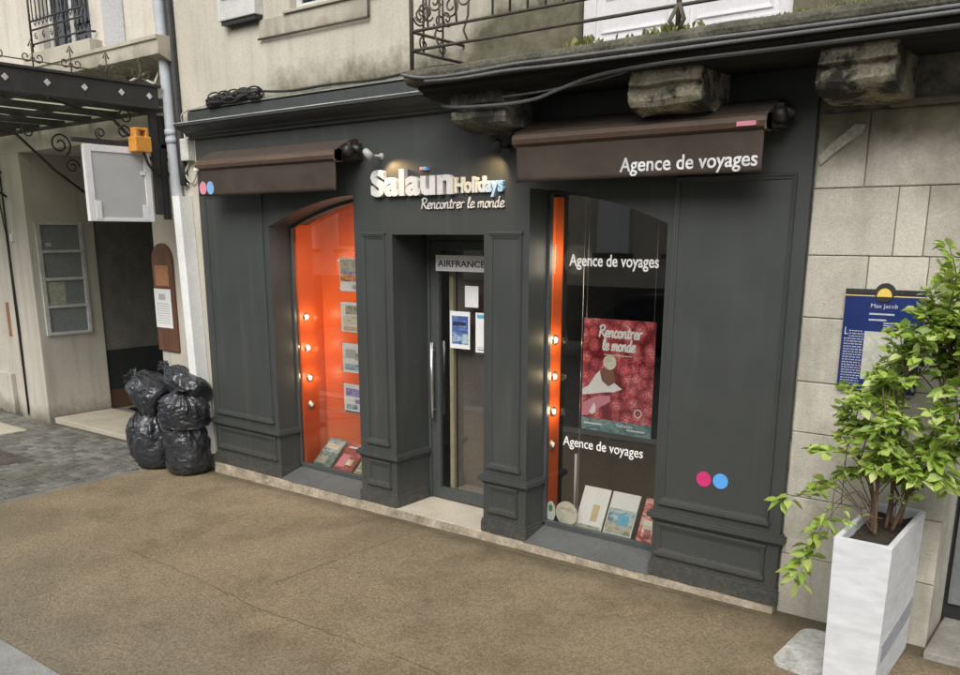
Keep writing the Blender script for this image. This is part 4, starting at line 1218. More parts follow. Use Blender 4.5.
notice(.245, .475, 1.492, 1.826, 'white poster with a large blue picture on the door glass', [(.1, .92, .12, .88, 'paper_blue'), (.15, .8, .62, .72, 'navy'), (.6, .9, .15, .4, 'sea'), (.15, .55, .2, .3, 'sea')])
notice(.54, .76, 1.475, 1.826, 'white notice with a cyan heading next to the pilaster', [(.08, .9, .86, .95, 'cyan'), (.1, .8, .06, .08, 'ink'), (.1, .8, .12, .14, 'panel_grey')])

# ------------------------------------------------------------------ left neighbour
lb = thing('cream_building', 'cream rendered house with a deep carriage entrance, left of the drainpipe', 'building', (-5.5, .4, -.1))
LY = .2
m = MB()
m.box(-7.86, -7.022, LY, 1.16, -.25, 3.56, .012)                        # pier left of the entrance
m.box(-14, -7.86, LY+.16, 1.16, -.25, 3.56)
m.box(-3.93, -3.12, LY-.03, 1.16, -.25, 3.56)                            # pier with the plaque
m.box(-14, -3.12, LY+.0, 1.16, 3.56, 4.28)                               # lintel zone
m.box(-14, -6.05, LY+.02, .9, 4.28, 8.4); m.box(-4.92, -3.12, LY+.02, .9, 4.28, 8.4); m.box(-6.05, -4.92, LY+.02, .9, 6.6, 8.4)
m.box(-6.05, -4.92, LY+.02, .9, 4.28, 4.66)
m.build('wall', M['plaster_left'], lb)
m = MB(); m.box(-14, -7.95, LY+.12, LY+.16, -.25, 3.3, .01); m.box(-8.6, -8.2, LY+.05, LY+.12, -.2, .45, .01); m.build('pilaster', M['plaster_left'], lb)
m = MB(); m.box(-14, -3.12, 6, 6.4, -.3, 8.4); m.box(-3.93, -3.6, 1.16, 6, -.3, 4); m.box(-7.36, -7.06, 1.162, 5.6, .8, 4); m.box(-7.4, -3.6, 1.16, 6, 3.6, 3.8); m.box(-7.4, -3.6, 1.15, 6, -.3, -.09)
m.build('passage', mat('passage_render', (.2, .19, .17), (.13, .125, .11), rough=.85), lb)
m = MB(); m.prism([(0, 8.4), (6.6, 8.4), (3.2, 10.8)], -14.2, -3.12, 'yz'); m.build('roof', bpy.data.materials['slate_roof'], lb)
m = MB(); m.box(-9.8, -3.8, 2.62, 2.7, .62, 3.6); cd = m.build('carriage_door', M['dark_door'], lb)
m = MB(); m.box(-7.36, -7.055, 1.162, 2.6, .2, .8); m.build('passage_dado', mat('dark_green_dado', (.03, .036, .034), rough=.5), lb)
m = MB(); m.box(-7.36, -7.05, 1.162, 2.6, -.25, .2); m.build('passage_skirting', M['brown_board'], lb)
m = MB(); m.box(-9.8, -3.8, 2.60, 2.7, .12, .62); m.build('lower_board', mat('dark_dado', (.05, .055, .055), rough=.6), cd)
m = MB(); m.box(-9.8, -3.8, 2.58, 2.7, -.1, .12, .01); m.build('kick_board', M['brown_board'], cd)
m = MB()
m.prism([(LY+.02, 4.14), (LY-.06, 4.14), (LY-.1, 4.18), (LY-.22, 4.21), (LY-.3, 4.25), (LY-.36, 4.27), (LY-.36, 4.40), (LY-.38, 4.41), (LY-.38, 4.445), (LY+.02, 4.46)], -8.0, -3.02, 'yz', .006)
m.box(-6.3, -4.7, LY-.14, LY+.05, 4.5, 4.66, .01)
m.build('ledge', M['ledge'], lb)
# small window with iron guard
m = MB()
for (a, b, c, d) in ((-6.04, -5.96, 4.66, 6.59), (-5.0, -4.93, 4.66, 6.59), (-5.52, -5.45, 4.73, 6.52), (-5.96, -5.0, 4.66, 4.73), (-5.96, -5.0, 6.52, 6.59)): m.box(a, b, LY+.1, LY+.16, c, d, .004)
lw = m.build('upper_window', M['dirty_white'], lb)
MB().box(-5.96, -5.0, LY+.12, LY+.126, 4.72, 6.54).build('pane', M['glass_old'], lw)
MB().box(-6.04, -4.93, LY+.4, LY+.42, 4.66, 6.6).build('blind', M['dark_room'], lw)
m = MB()
gy = LY-.1
for z in (4.76, 4.92, 5.02, 5.65): m.tube([(-6.1, gy, z), (-4.86, gy, z)], .011, 6)
for i in range(13):
    x = -6.02+i*.095
    m.tube([(x, gy, 5.02), (x, gy, 5.65)], .008, 6)
    if i % 2 == 0: spiral((x+.047, gy, 4.84), .04, 1, 'x', R(90), 14, .006, m)
    pts = [(x, gy, 5.1), (x+.02, gy, 5.0), (x+.047, gy, 4.96), (x+.075, gy, 5.0), (x+.095, gy, 5.1)]
    m.tube(pts, .006, 5)
m.tube([(-4.86, gy, 4.76), (-4.78, gy+.1, 4.76)], .012, 6); m.tube([(-6.1, gy, 4.66), (-6.1, gy, 5.7)], .014, 6)
m.build('window_guard', M['black_metal'], lw)
m = MB(); m.box(-4.62, -4.2, LY-.0, LY+.02, 4.47, 8.2); m.build('flat_band', mat('pale_grey_band', (.43, .43, .44), (.37, .37, .38), rough=.8), lb)

# notice board on the reveal (faces +x)
t = thing('notice_board', 'white framed wall notice board of four grey panes on the entrance reveal', 'notice board', (-7.02, .63, 1.1))
y0, y1, z0, z1, xf = .30, .965, 1.1, 2.665, -7.02
m = MB()
m.box(xf, xf+.035, y0, y0+.06, z0, z1, .004); m.box(xf, xf+.035, y1-.05, y1, z0, z1, .004)
hh = (z1-z0-.04)/4
for k in range(5): m.box(xf+.001, xf+.034, y0+.06, y1-.05, z0+hh*k, z0+hh*k+.04, .003)
m.build('frame', M['dirty_white'], t)
for k in range(4):
    MB().box(xf, xf+.012, y0+.061, y1-.051, z0+hh*k+.041, z0+hh*(k+1)-.001).build('pane', mat('grey_board_pane', (.24, .26, .26), (.19, .21, .21), rough=.4, scale=3, bstr=0) if k == 0 else bpy.data.materials['grey_board_pane'], t)
MB().box(xf+.012, xf+.016, y0+.09, y0+.33, z0+hh*1+.05, z0+hh*2-.02).build('paper', mat('faded_paper', (.45, .46, .38), (.3, .33, .22), rough=.8, scale=14), t)
MB().box(xf+.012, xf+.016, y0+.12, y0+.2, z0+hh*3+.09, z0+hh*3+.14).build('sticker', M['dirty_white'], t)

# wooden plaque with a notice
t = thing('wooden_plaque', 'tall round topped brown wooden plaque with a white sheet, left of the drainpipe', 'plaque', (-3.75, LY-.03, 1.17))
pw, pc = .20, -3.755
pts = [(pc-pw, 1.17), (pc+pw, 1.17), (pc+pw, 2.2)] + [(pc+pw*math.cos(a), 2.2+.2*math.sin(a)) for a in [math.pi*i/12 for i in range(1, 12)]] + [(pc-pw, 2.2)]
MB().prism(pts, LY-.06, LY-.03, 'xz', .006).build('board', M['wood'], t)
MB().box(pc-.15, pc+.12, LY-.064, LY-.06, 1.92, 2.15).build('inset', M['wood_light'], t)
MB().box(pc-.19, pc+.14, LY-.068, LY-.064, 1.44, 1.885).build('sheet', M['paper'], t)
m = MB(); m.box(pc-.1, pc+.03, LY-.0695, LY-.068, 1.76, 1.83)
for k in range(9): m.box(pc-.15, pc+.1, LY-.0695, LY-.068, 1.49+k*.028, 1.498+k*.028)
m.build('print', M['panel_grey'], t)
m = MB(); m.box(-7.99, -7.8, LY+.08, LY+.12, 1.05, 1.52, .004)
m = MB(); m.box(-8.12, -7.88, LY+.07, LY+.118, 1.02, 1.52, .004)
tag(m.build('wall_panel', mat('rust_orange_panel', (.32, .15, .075), (.24, .11, .06), rough=.7, scale=6)), 'rust coloured rectangular panel on the wall at the left edge', 'wall panel')
m = MB(); m.tube([(-7.6, LY-.015, 3.5), (-7.60, LY-.015, 2.2), (-7.58, LY-.015, 1.2), (-7.6, LY-.02, -.05)], .012, 6); m.tube([(-7.66, LY-.015, 3.4), (-7.7, LY-.015, 2.9), (-7.63, LY-.015, 2.5), (-7.62, LY-.015, -.1)], .009, 6)
tag(m.build('wall_cable', M['cable']), 'pair of dark cables running down the pier of the cream house', 'cable')
m = MB(); m.box(-7.5, -7.43, LY-.03, LY, 2.4, 2.5, .006); tag(m.build('doorbell', M['white_plastic']), 'tiny white doorbell box on the cream pier', 'doorbell')

# glass canopy over the entrance
cn = thing('canopy', 'black iron canopy with small pale diamond studs above the carriage entrance', 'canopy', (-5.5, .15, 3.75))
m = MB()
cx1, cy0 = -3.13, -2.1
m.box(cx1-.02, cx1, cy0, -.13, 3.765, 3.955, .004); m.box(cx1-.035, cx1+.02, cy0-.02, -.1, 3.955, 3.985, .006); m.box(cx1-.03, cx1+.012, cy0, -.13, 3.745, 3.768, .004)
m.box(-8.4, cx1, cy0-.02, cy0, 3.765, 3.955, .004); m.box(-8.4, cx1, cy0-.04, cy0+.02, 3.955, 3.985, .006)
m.build('fascia', M['black_metal'], cn)
m = MB()
for y in (-.235, -.54, -.92, -1.28, -1.66, -2.0):
    m.box(-.024, .024, -.006, .006, -.024, .024, .005, mtx=Matrix.Translation((cx1+.004, y, 3.865)) @ Matrix.Rotation(R(90), 4, 'Z') @ Matrix.Rotation(R(45), 4, 'Y'))
build_each(m, 'stud', M['dirty_white'], cn)
m = MB()
for i in range(9):
    x = -8.3+i*.64; m.box(x, x+.035, cy0, LY, 3.79, 3.86)
for y in (-1.4, -.7, 0.05): m.box(-8.4, cx1-.02, y, y+.035, 3.76, 3.80)
m.build('rafter', M['black_metal'], cn)
MB().box(-8.4, cx1-.021, cy0, LY, 3.875, 3.885).build('glazing', M['canopy_glass'], cn)
m = MB()
for x in (-3.3, -5.4, -7.5):
    m.tube([(x, LY, 3.0), (x, LY-.35, 3.25), (x, -.55, 3.62), (x, -1.2, 3.76)], .016, 6)
    spiral((x, -.05, 3.55), .14, 1.6, 'y', R(-60), 26, .011, m); spiral((x, -.42, 3.66), .08, -1.5, 'y', R(200), 22, .009, m)
    spiral((x, .08, 3.3), .09, 1.4, 'y', R(0), 22, .009, m)
build_each(m, 'scroll_bracket', M['black_metal'], cn)
m = MB()
for k in range(6):
    y = -.3-k*.36; x = cx1-.02
    m.tube([(x, y, 3.98), (x, y, 4.19)], .007, 5); spiral((x, y+.06, 4.07), .05, 1.1, 'y', R(180), 14, .006, m); spiral((x, y-.06, 4.07), .05, -1.1, 'y', 0, 14, .006, m)
    m.tube([(x, y-.03, 4.16), (x, y, 4.22), (x, y+.03, 4.16)], .007, 5)
m.tube([(cx1-.02, -.15, 4.04), (cx1-.02, cy0, 4.04)], .006, 5)
m.build('cresting', M['iron'], cn)
m = MB()
for a, b in (((-3.2, -.12, 4.0), (-3.45, .15, 4.25)), ((-3.2, -.12, 4.0), (-3.9, .16, 4.18)), ((-3.45, .15, 4.25), (-3.7, -.25, 3.99)), ((-3.7, -.25, 3.99), (-4.1, .16, 4.2))): m.tube([a, b], .014, 6)
m.build('stay_rod', mat('pale_stay', (.45, .44, .38), (.25, .24, .2), rough=.6), cn)

# projecting sign board
t = thing('projecting_sign', 'blank grey sign board in a white frame hanging under the canopy', 'sign', (-3.2, -.6, 2.62))
sx_ = -3.2
m = MB(); y0, y1, z0, z1 = -.955, -.245, 2.625, 3.36
m.box(sx_-.05, sx_, y0, y0+.075, z0, z1, .005); m.box(sx_-.05, sx_, y1-.07, y1, z0, z1, .005); m.box(sx_-.05, sx_, y0+.075, y1-.07, z0, z0+.035, .004); m.box(sx_-.05, sx_, y0+.075, y1-.07, z1-.065, z1, .004)
m.box(sx_-.002, sx_+.004, y0+.07, y0+.13, z0+.02, z0+.2, .002); m.box(sx_-.002, sx_+.004, y1-.13, y1-.06, z0+.02, z0+.17, .002); m.box(sx_-.002, sx_+.004, y1-.12, y1-.06, z1-.27, z1-.23, .002)
m.build('frame', M['white_plastic'], t)
MB().box(sx_-.045, sx_-.01, y0+.07, y1-.065, z0+.03, z1-.06).build('panel', M['panel_grey'], t)
m = MB(); m.box(sx_-.04, sx_-.01, y0-.1, .16, z1+.012, z1+.055, .004); m.box(sx_-.05, sx_, -.2, -.12, 2.7, 3.72, .006); m.box(sx_-.06, sx_-.01, -.1, -.03, 2.65, 3.7, .006); m.box(sx_-.04, sx_-.02, -.15, .2, 3.1, 3.14)
spiral((sx_-.02, -.5, z1+.14), .09, 1.4, 'y', R(-90), 22, .011, m); spiral((sx_-.02, -.75, z1+.11), .06, -1.4, 'y', R(-90), 20, .01, m)
m.build('bracket', M['black_metal'], t)
t = thing('lantern_box', 'small orange box fixed above the corner of the blank sign board', 'box', (-3.15, -.39, 3.31))
m = MB(); m.box(-3.19, -3.05, -.48, -.30, 3.31, 3.46, .012); m.build('case', M['orange_box'], t)
m = MB(); m.box(-3.17, -3.07, -.46, -.43, 3.455, 3.53, .006); m.box(-3.17, -3.07, -.35, -.32, 3.455, 3.53, .006); m.box(-3.17, -3.07, -.46, -.32, 3.52, 3.545, .006); m.build('handle', M['orange_box'], t)
m = MB(); m.tube([(-3.1, -.37, 3.31), (-3.1, -.33, 3.2), (-3.14, -.24, 3.12), (-3.18, -.15, 3.1)], .014, 8); m.build('lead', M['cable'], t)

# drainpipe, trunking, junction box, cables on the corner
dp = thing('drainpipe', 'grey zinc drainpipe running down the joint between the two houses', 'drainpipe', (-3.05, -.01, -.1))
m = MB(); m.tube([(-3.20, -.01, 8), (-3.175, -.01, 4.8), (-3.115, -.01, 3.05), (-3.04, -.01, 1.0), (-3.02, -.01, -.06)], .06, 14); m.build('pipe', M['zinc'], dp)
m = MB()
for (x, z) in ((-3.13, 3.42), (-3.137, 3.5), (-3.05, 1.4)): m.lathe([(0, .066), (.03, .068), (.06, .066)], (x, -.01, z), (0, 0, 1), 16)
build_each(m, 'collar', M['zinc'], dp)
m = MB(); m.tube([(-3.07, .02, 8), (-3.05, .02, 4.8), (-3.02, .02, 3.2), (-3.0, .02, 3.0)], .045, 10)
tag(m.build('shadow_gap_pipe', M['black_metal']), 'black tube standing in for the deep shadow beside the zinc drainpipe', 'pipe')  # black tube put in for the deep shadow between the houses
m = MB(); m.prism([(-3.0-.065, 2.89), (-3.0+.065, 2.885), (-2.9+.06, .1), (-2.9-.065, .1)], -.11, .045, 'xz', .006)
tr_ = m.build('cable_trunking', M['white_plastic']); tag(tr_, 'white plastic cable trunking standing beside the zinc drainpipe', 'trunking')
m = MB(); m.box(-2.97, -2.83, -.03, WY, 3.24, 3.46, .008); jb = tag(m.build('junction_box', M['dirty_white']), 'small white junction box on the wall left of the left awning', 'junction box')
m = MB(); m.tube(smooth_line([(-2.9, .03, 3.24), (-2.98, .02, 3.12), (-2.88, .02, 3.02), (-2.8, .02, 3.08), (-2.78, .02, 3.15)]), .009, 6); m.tube(smooth_line([(-2.95, .03, 3.45), (-2.98, .03, 3.6), (-2.93, .0, 3.7), (-2.7, .0, 3.74), (-2.4, -.01, 3.76)]), .008, 6)
m.tube(smooth_line([(-3.0, .03, 3.5), (-3.03, .02, 3.3), (-3.02, .02, 3.1), (-2.94, .02, 3.0)]), .007, 6)
tag(m.build('loose_cable', M['cable_white']), 'thin pale loose cable looping round the junction box', 'cable')
m = MB(); random.seed(9)
for k in range(16):
    ph = random.uniform(0, 6); y_ = -.03+random.uniform(-.045, .03); zb = 3.765+random.uniform(-.03, .045)
    m.tube([(-2.36+random.uniform(-.04, .04)+i*.072, y_+.015*math.sin(i*2+ph), zb+.012*math.sin(i*1.3+ph)+.002*i) for i in range(11)], .017, 7)
for i in range(5): m.tube([(-2.3+i*.15+.05*math.cos(a), -.03+.06*math.cos(a), 3.79+.058*math.sin(a)) for a in [2*math.pi*j/12 for j in range(12)]], .008, 6, True)
m.tube([(-2.42, -.02, 3.72), (-2.36, -.03, 3.77)], .025, 6)
tag(m.build('cable_coil', M['cable']), 'bundled coil of black cable lying on top of the cornice', 'cable coil')
m = MB(); m.tube(smooth_line([(-1.65, -.02, 3.8), (-1.2, -.03, 3.76), (-.7, -.02, 3.765), (-.1, -.02, 3.75), (.4, .0, 3.78), (.78, -.1, 3.75)]), .012, 6)
tag(m.build('cornice_cable', M['cable']), 'black cable running along the top of the cornice from the coil', 'cable')
def bundle(name, label, lines, r, mt):
    m = MB()
    for l in lines: m.tube(smooth_line(l, 5), r, 7)
    return tag(m.build(name, mt), label, 'cable')
L1 = [(.72, -.62, 3.62), (.95, -.635, 3.575), (1.3, -.64, 3.565), (1.7, -.64, 3.578), (2.1, -.64, 3.573), (3.0, -.645, 3.563), (4.3, -.645, 3.55), (8.5, -.64, 3.55)]
bundle('balcony_cable', 'pair of grey cables clipped along the front of the balcony slab', [L1, [(x, y+.005, z-.03+.008*math.sin(x*2)) for x, y, z in L1[1:]]], .011, M['cable_grey'])
bundle('hanging_cable', 'grey cable sagging across the corbels under the balcony', [[(.9, -.38, 3.42), (1.1, -.455, 3.385), (1.5, -.455, 3.37), (1.78, -.46, 3.38), (2.0, -.49, 3.42), (2.3, -.52, 3.468), (2.75, -.545, 3.485), (3.5, -.55, 3.48), (4.3, -.55, 3.48), (8.4, -.55, 3.48)]], .012, M['cable_grey'])
bundle('thin_cable', 'thin grey cable running along the fascia under the balcony', [[(1.5, -.44, 3.42), (1.9, -.46, 3.425), (2.3, -.49, 3.45), (2.5, -.52, 3.47)]], .008, M['cable_grey'])

# blue information plaque
t = thing('information_plaque', 'dark blue history plaque with small white text on the granite wall behind the shrub', 'plaque', (3.99, .02, 1.57))
a, b, c, d = 3.768, 4.212, 1.567, 2.15
MB().box(a, b, .008, .03, c, d, .003).build('board', M['blue_enamel'], t)
m = MB(); m.box(a, b, .004, .03, d+.001, d+.03, .003); m.disc((3.99, .03, d+.012), .055, .028); m.build('header_bar', M['black_metal'], t)
lab(MB().prism([(3.99+.042*math.cos(R(180)*i/10), d-.012+.05*math.sin(R(180)*i/10)) for i in range(11)], -.0, .003, 'xz').build('emblem', M['gold'], t), 'yellow emblem')
lab(MB().box(a, b, .0065, .008, d-.012, d-.006).build('rule', M['gold'], t), 'yellow rule')
m = MB(); fit_text(m, 'Max Jacob', 3.92, 4.07, 2.072, 2.096, .008, .0015, 'M', .004); fit_text(m, 'L', 3.785, 3.805, 1.905, 1.95, .008, .0015, 'L', .01)
for k, w_ in enumerate((.14, .1)): m.box(3.915, 3.915+w_, .0065, .008, 2.03-k*.035, 2.04-k*.035)
random.seed(4)
for k in range(21):
    z = 1.925-k*.016; x = 3.81 if k < 3 else 3.785
    while x < 3.89:
        w_ = random.uniform(.008, .025); m.box(x, min(x+w_, 3.895), .0068, .008, z, z+.006); x += w_+.005
for k in range(3):
    m.box(4.0, 4.0+random.uniform(.1, .18), .0068, .008, 1.98-k*.014, 1.986-k*.014)
m.build('text', mat('faded_plaque_text', (.5, .52, .58), (.36, .38, .46), rough=.5, scale=30, bstr=0), t)
lab(MB().box(3.9, 4.12, .0055, .008, 1.64, 1.93).build('picture', mat('engraving_print', (.55, .55, .48), (.4, .41, .36), rough=.5, scale=12, bstr=0), t), 'pale engraved picture')

# ------------------------------------------------------------------ rubbish bags
SACK = [(0, .02), (.0, .55), (.015, .8), (.06, .95), (.16, 1.02), (.34, 1.0), (.5, .99), (.62, .92), (.72, .78), (.8, .58), (.86, .36), (.9, .19), (.925, .13), (.95, .2), (.975, .34), (1., .46)]
def bag(cx_, cy_, z0, rx, ry_, h, seed, label, rot=0., tilt=(0, 0), floor=None, sag=.0):
    """a tied refuse sack: full body, pleats gathered into a knotted neck, loose ruffle on top"""
    random.seed(seed); sv = Vector((seed*3.1, seed*1.7, seed*.9))
    m = MB(); bm = m.bm; NT, NH = 150, 100; rows = []
    npl = random.choice((9, 11, 13)); ph = random.uniform(0, 6.28)
    bend = Vector((random.uniform(-.12, .12), random.uniform(-.12, .12)))
    for i in range(NH+1):
        t = i/NH
        f = t*(len(SACK)-1); a_ = int(min(f, len(SACK)-2)); u = f-a_
        zz_, rr_ = (SACK[a_][k]*(1-u)+SACK[a_+1][k]*u for k in (0, 1))
        pl_ = max(0, min(1, (zz_-.38)/.5)); row = []
        for k in range(NT):
            th = 2*math.pi*k/NT; c, s_ = math.cos(th), math.sin(th)
            q = Vector((c*1.1, s_*1.1, zz_*2.2))
            w_ = noise.noise(q*1.4+sv)
            fold = 1-2*abs(math.sin(th*npl/2+ph+1.6*w_+.9*noise.noise(q*3+sv)))
            fold2 = 1-2*abs(math.sin(th*npl+2.1*ph+2.5*w_+1.2*noise.noise(q*4+sv)))
            r = rr_*(1+.10*noise.noise(q*.9+sv))
            r += rr_*(.13*pl_*fold + .06*pl_*fold2)
            wr = Vector((c*1.3, s_*1.3, zz_*9+1.5*w_))              # slack wrinkles running round the belly
            rg = 1-abs(noise.noise(wr*1.25+sv)); rg2 = 1-abs(noise.noise(Vector((c*2.6+zz_*2, s_*2.6, zz_*13))+sv*2))
            r += rr_*((.10*(rg-.8)+.06*(rg2-.8))*(1-.4*pl_)) + .012*noise.noise(q*9+sv)
            zd = zz_ + .04*noise.noise(Vector((c*1.2, s_*1.2, seed)))*min(1, zz_*3) - sag*max(0, zz_-.5)*(.5+.5*c)
            row.append(bm.verts.new(((r*c+bend.x*zz_*zz_*2)*rx, (r*s_+bend.y*zz_*zz_*2)*ry_, zd*h)))
        rows.append(row)
    for A, B in zip(rows, rows[1:]):
        for k in range(NT): bm.faces.new((A[k], A[(k+1) % NT], B[(k+1) % NT], B[k]))
    bm.faces.new(rows[0][::-1])
    top_c = bm.verts.new((bend.x*1.9*rx, bend.y*1.9*ry_, h*.94))
    for k in range(NT): bm.faces.new((rows[-1][k], rows[-1][(k+1) % NT], top_c))
    M_ = Matrix.Translation((cx_, cy_, z0)) @ Matrix.Rotation(R(tilt[0]), 4, 'X') @ Matrix.Rotation(R(tilt[1]), 4, 'Y') @ Matrix.Rotation(R(rot), 4, 'Z')
    bmesh.ops.transform(bm, matrix=M_, verts=bm.verts)
    if floor is not None:      # the part that would sink into whatever it lies on is pressed flat
        for v in bm.verts:
            d = floor - v.co.z
            if d > -.05: v.co.z = floor - .02*max(0, d)**.5 + max(0, -d)*.6 if d <= 0 else floor + .05*noise.noise(v.co*8) * .3 - .12*d
    for v in bm.verts:
        if v.co.y > .02: v.co.y = .02 + (v.co.y-.02)*.08
    o = m.build('rubbish_bag', M['bag'], None, smooth=True)
    rebase(o, (cx_, cy_, z0))
    return tag(o, label, 'rubbish bag', 'black rubbish bags piled beside the shopfront')
bag(-2.99, -.22, gz(-3)-.004, .25, .235, .74, 1, 'upright full black rubbish bag on the pavement against the shopfront corner', 20)
bag(-3.51, -.24, gz(-3.5)-.004, .26, .24, .74, 2, 'upright black rubbish bag on the ground, second from the shopfront', 80)
bag(-3.98, -.08, gz(-3.9)-.004, .23, .21, .62, 3, 'smaller slumped black rubbish bag at the left end on the cobbles', 140, tilt=(0, -10))
bag(-3.34, -.17, .62, .23, .26, .72, 4, 'black rubbish bag lying on top of the left upright bag', 30, tilt=(10, -70), floor=.43)
bag(-2.99, -.21, .43, .275, .245, .48, 5, 'black rubbish bag resting on top of the bag beside the shopfront', 200, tilt=(8, 10), floor=.45)
bag(-2.79, -.11, .77, .165, .18, .72, 7, 'topmost black rubbish bag, slumped against the wall at the top of the pile', 60, tilt=(0, -70), floor=.70)
m = MB(); m.box(-3.42, -3.28, -.02, .08, .6, .95, .01)
tag(m.build('meter_box', mat('dark_meter_box', (.06, .04, .04), (.09, .05, .05), rough=.6)), 'small dark box at the foot of the drainpipe behind the rubbish bags', 'box')

# ------------------------------------------------------------------ planter and shrub
pl_ = thing('planter', 'tall narrow white planter with a grey band, standing against the granite wall', 'planter', (4.2, -.44, 0))
def taper(mb, zb, zt, inset, x0=4.065, x1=4.362, y0=-.845, y1=-.035, foot=.012):
    def ring(z, e):
        t = (z-.0)/.895; f = foot*(1-t)
        return [(x0+f+e, y0+f+e, z), (x1-f-e, y0+f+e, z), (x1-f-e, y1-f-e, z), (x0+f+e, y1-f-e, z)]
    return ring(zb, inset), ring(zt, inset)
m = MB(); bm = m.bm
o0, o1 = taper(m, .0, .895, 0); i1 = taper(m, .0, .895, .03)[1]; i0 = taper(m, .0, .6, .03)[1]
Vv = [[bm.verts.new(p) for p in q] for q in (o0, o1, i1, i0)]
sides = []
for A, B in zip(Vv, Vv[1:]):
    for k in range(4): bm.faces.new((A[k], A[(k+1) % 4], B[(k+1) % 4], B[k]))
bm.faces.new(Vv[0][::-1]); bm.faces.new(Vv[3])
bmesh.ops.recalc_face_normals(bm, faces=bm.faces)
bmesh.ops.bevel(bm, geom=list(bm.edges), offset=.004, segments=2, affect='EDGES')
body = m.build('body', M['planter'], pl_)
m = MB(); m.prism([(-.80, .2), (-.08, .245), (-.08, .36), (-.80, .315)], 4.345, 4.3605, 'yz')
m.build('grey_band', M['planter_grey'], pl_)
m = MB(); bm = m.bm; G = []
for i in range(13):
    G.append([bm.verts.new((4.09+.25*j/6, -.815+.75*i/12, .835+.02*noise.noise(Vector((i*.7, j*.9, 2)))+.012*noise.noise(Vector((i*2.1, j*2.3, 5))))) for j in range(7)])
for i in range(12):
    for j in range(6): bm.faces.new((G[i][j], G[i][j+1], G[i+1][j+1], G[i+1][j]))
m.build('soil', M['soil'], pl_, smooth=True)
m = MB()
zs = gz(3.9)
pts = []
for (qx, qy, a0) in ((3.84, -.67, 180), (4.0, -.69, 270), (4.0, -.24, 0), (3.85, -.24, 90)):
    for k in range(7):
        a_ = R(a0+15*k); pts.append((qx+.09*math.cos(a_), qy+.09*math.sin(a_)))
m.prism(pts, zs-.01, zs+.022, 'xy', .006)
tag(m.build('base_plate', M['slabwhite']), 'pale round cornered stone base plate on the ground beside the white planter', 'base plate')

sh = thing('shrub', 'leafy bright green shrub growing out of the white planter', 'shrub', (4.22, -.4, .84))
random.seed(21)
stems = MB(); leaves = MB(); leaves.tone = leaves.bm.loops.layers.float_color.new('tone')
def leaf(p, d, L, tone, droop=.3):
    d = d.normalized()
    side = d.cross(Vector((0, 0, 1)))
    if side.length < .1: side = Vector((1, 0, 0))
    side.normalize()
    rot = Matrix.Rotation(random.gauss(0, .55), 3, d); side = rot @ side
    up = side.cross(d).normalized()
    Wd = L*random.uniform(.24, .4); droop = droop*random.choice((.4, 1, 1.6)); curl = random.uniform(-.1, .16)*L
    c = [p, p+d*L*.28+side*Wd*.82+up*(L*.05+curl), p+d*L*.6+side*Wd*.85+up*(L*.02+curl)-Vector((0, 0, droop*L*.12)), p+d*L-Vector((0, 0, droop*L*.45)),
         p+d*L*.6-side*Wd*.85+up*(L*.02+curl)-Vector((0, 0, droop*L*.12)), p+d*L*.28-side*Wd*.82+up*(L*.05+curl), p+d*L*.3-up*L*.03, p+d*L*.62-up*L*.04-Vector((0, 0, droop*L*.14))]
    v = [leaves.bm.verts.new(q) for q in c]
    fs = [leaves.bm.faces.new([v[i] for i in k]) for k in ((0, 6, 1), (1, 6, 7, 2), (2, 7, 3), (0, 5, 6), (5, 4, 7, 6), (4, 3, 7))]
    for f in fs:
        f.smooth = True
        for l in f.loops: l[leaves.tone] = (tone, tone, tone, 1)
def branch(pts, r0, n_leaf, start=.35, Lr=(.05, .09), tone=(.25, .85)):
    P_ = [Vector(q) for q in smooth_line([tuple(q) for q in pts], 6)]
    stems.tube(P_, [r0*.75*(1-.75*i/(len(P_)-1)) for i in range(len(P_))], 6)
    n = len(P_)-1
    for k in range(n_leaf):
        t = start+(1-start)*(k+random.random()*.8)/n_leaf; t = min(t, .999)
        i = int(t*n); f = t*n-i
        p = P_[i].lerp(P_[i+1], f); tan = (P_[i+1]-P_[i]).normalized()
        a = random.uniform(0, 6.28)
        out = Vector((math.cos(a), math.sin(a), random.uniform(-.25, .55)))
        d = (tan*random.uniform(.1, .7)+out).normalized()
        q = p + d*random.uniform(.01, .035)
        leaf(q, d, random.uniform(*Lr), random.uniform(*tone), random.uniform(.1, .7))
    leaf(P_[-1], (P_[-1]-P_[-2]).normalized(), Lr[1]*.9, tone[1])
bases = [(4.16, -.45, .84), (4.26, -.30, .84), (4.21, -.55, .84), (4.29, -.22, .84), (4.18, -.2, .84), (4.25, -.42, .84)]
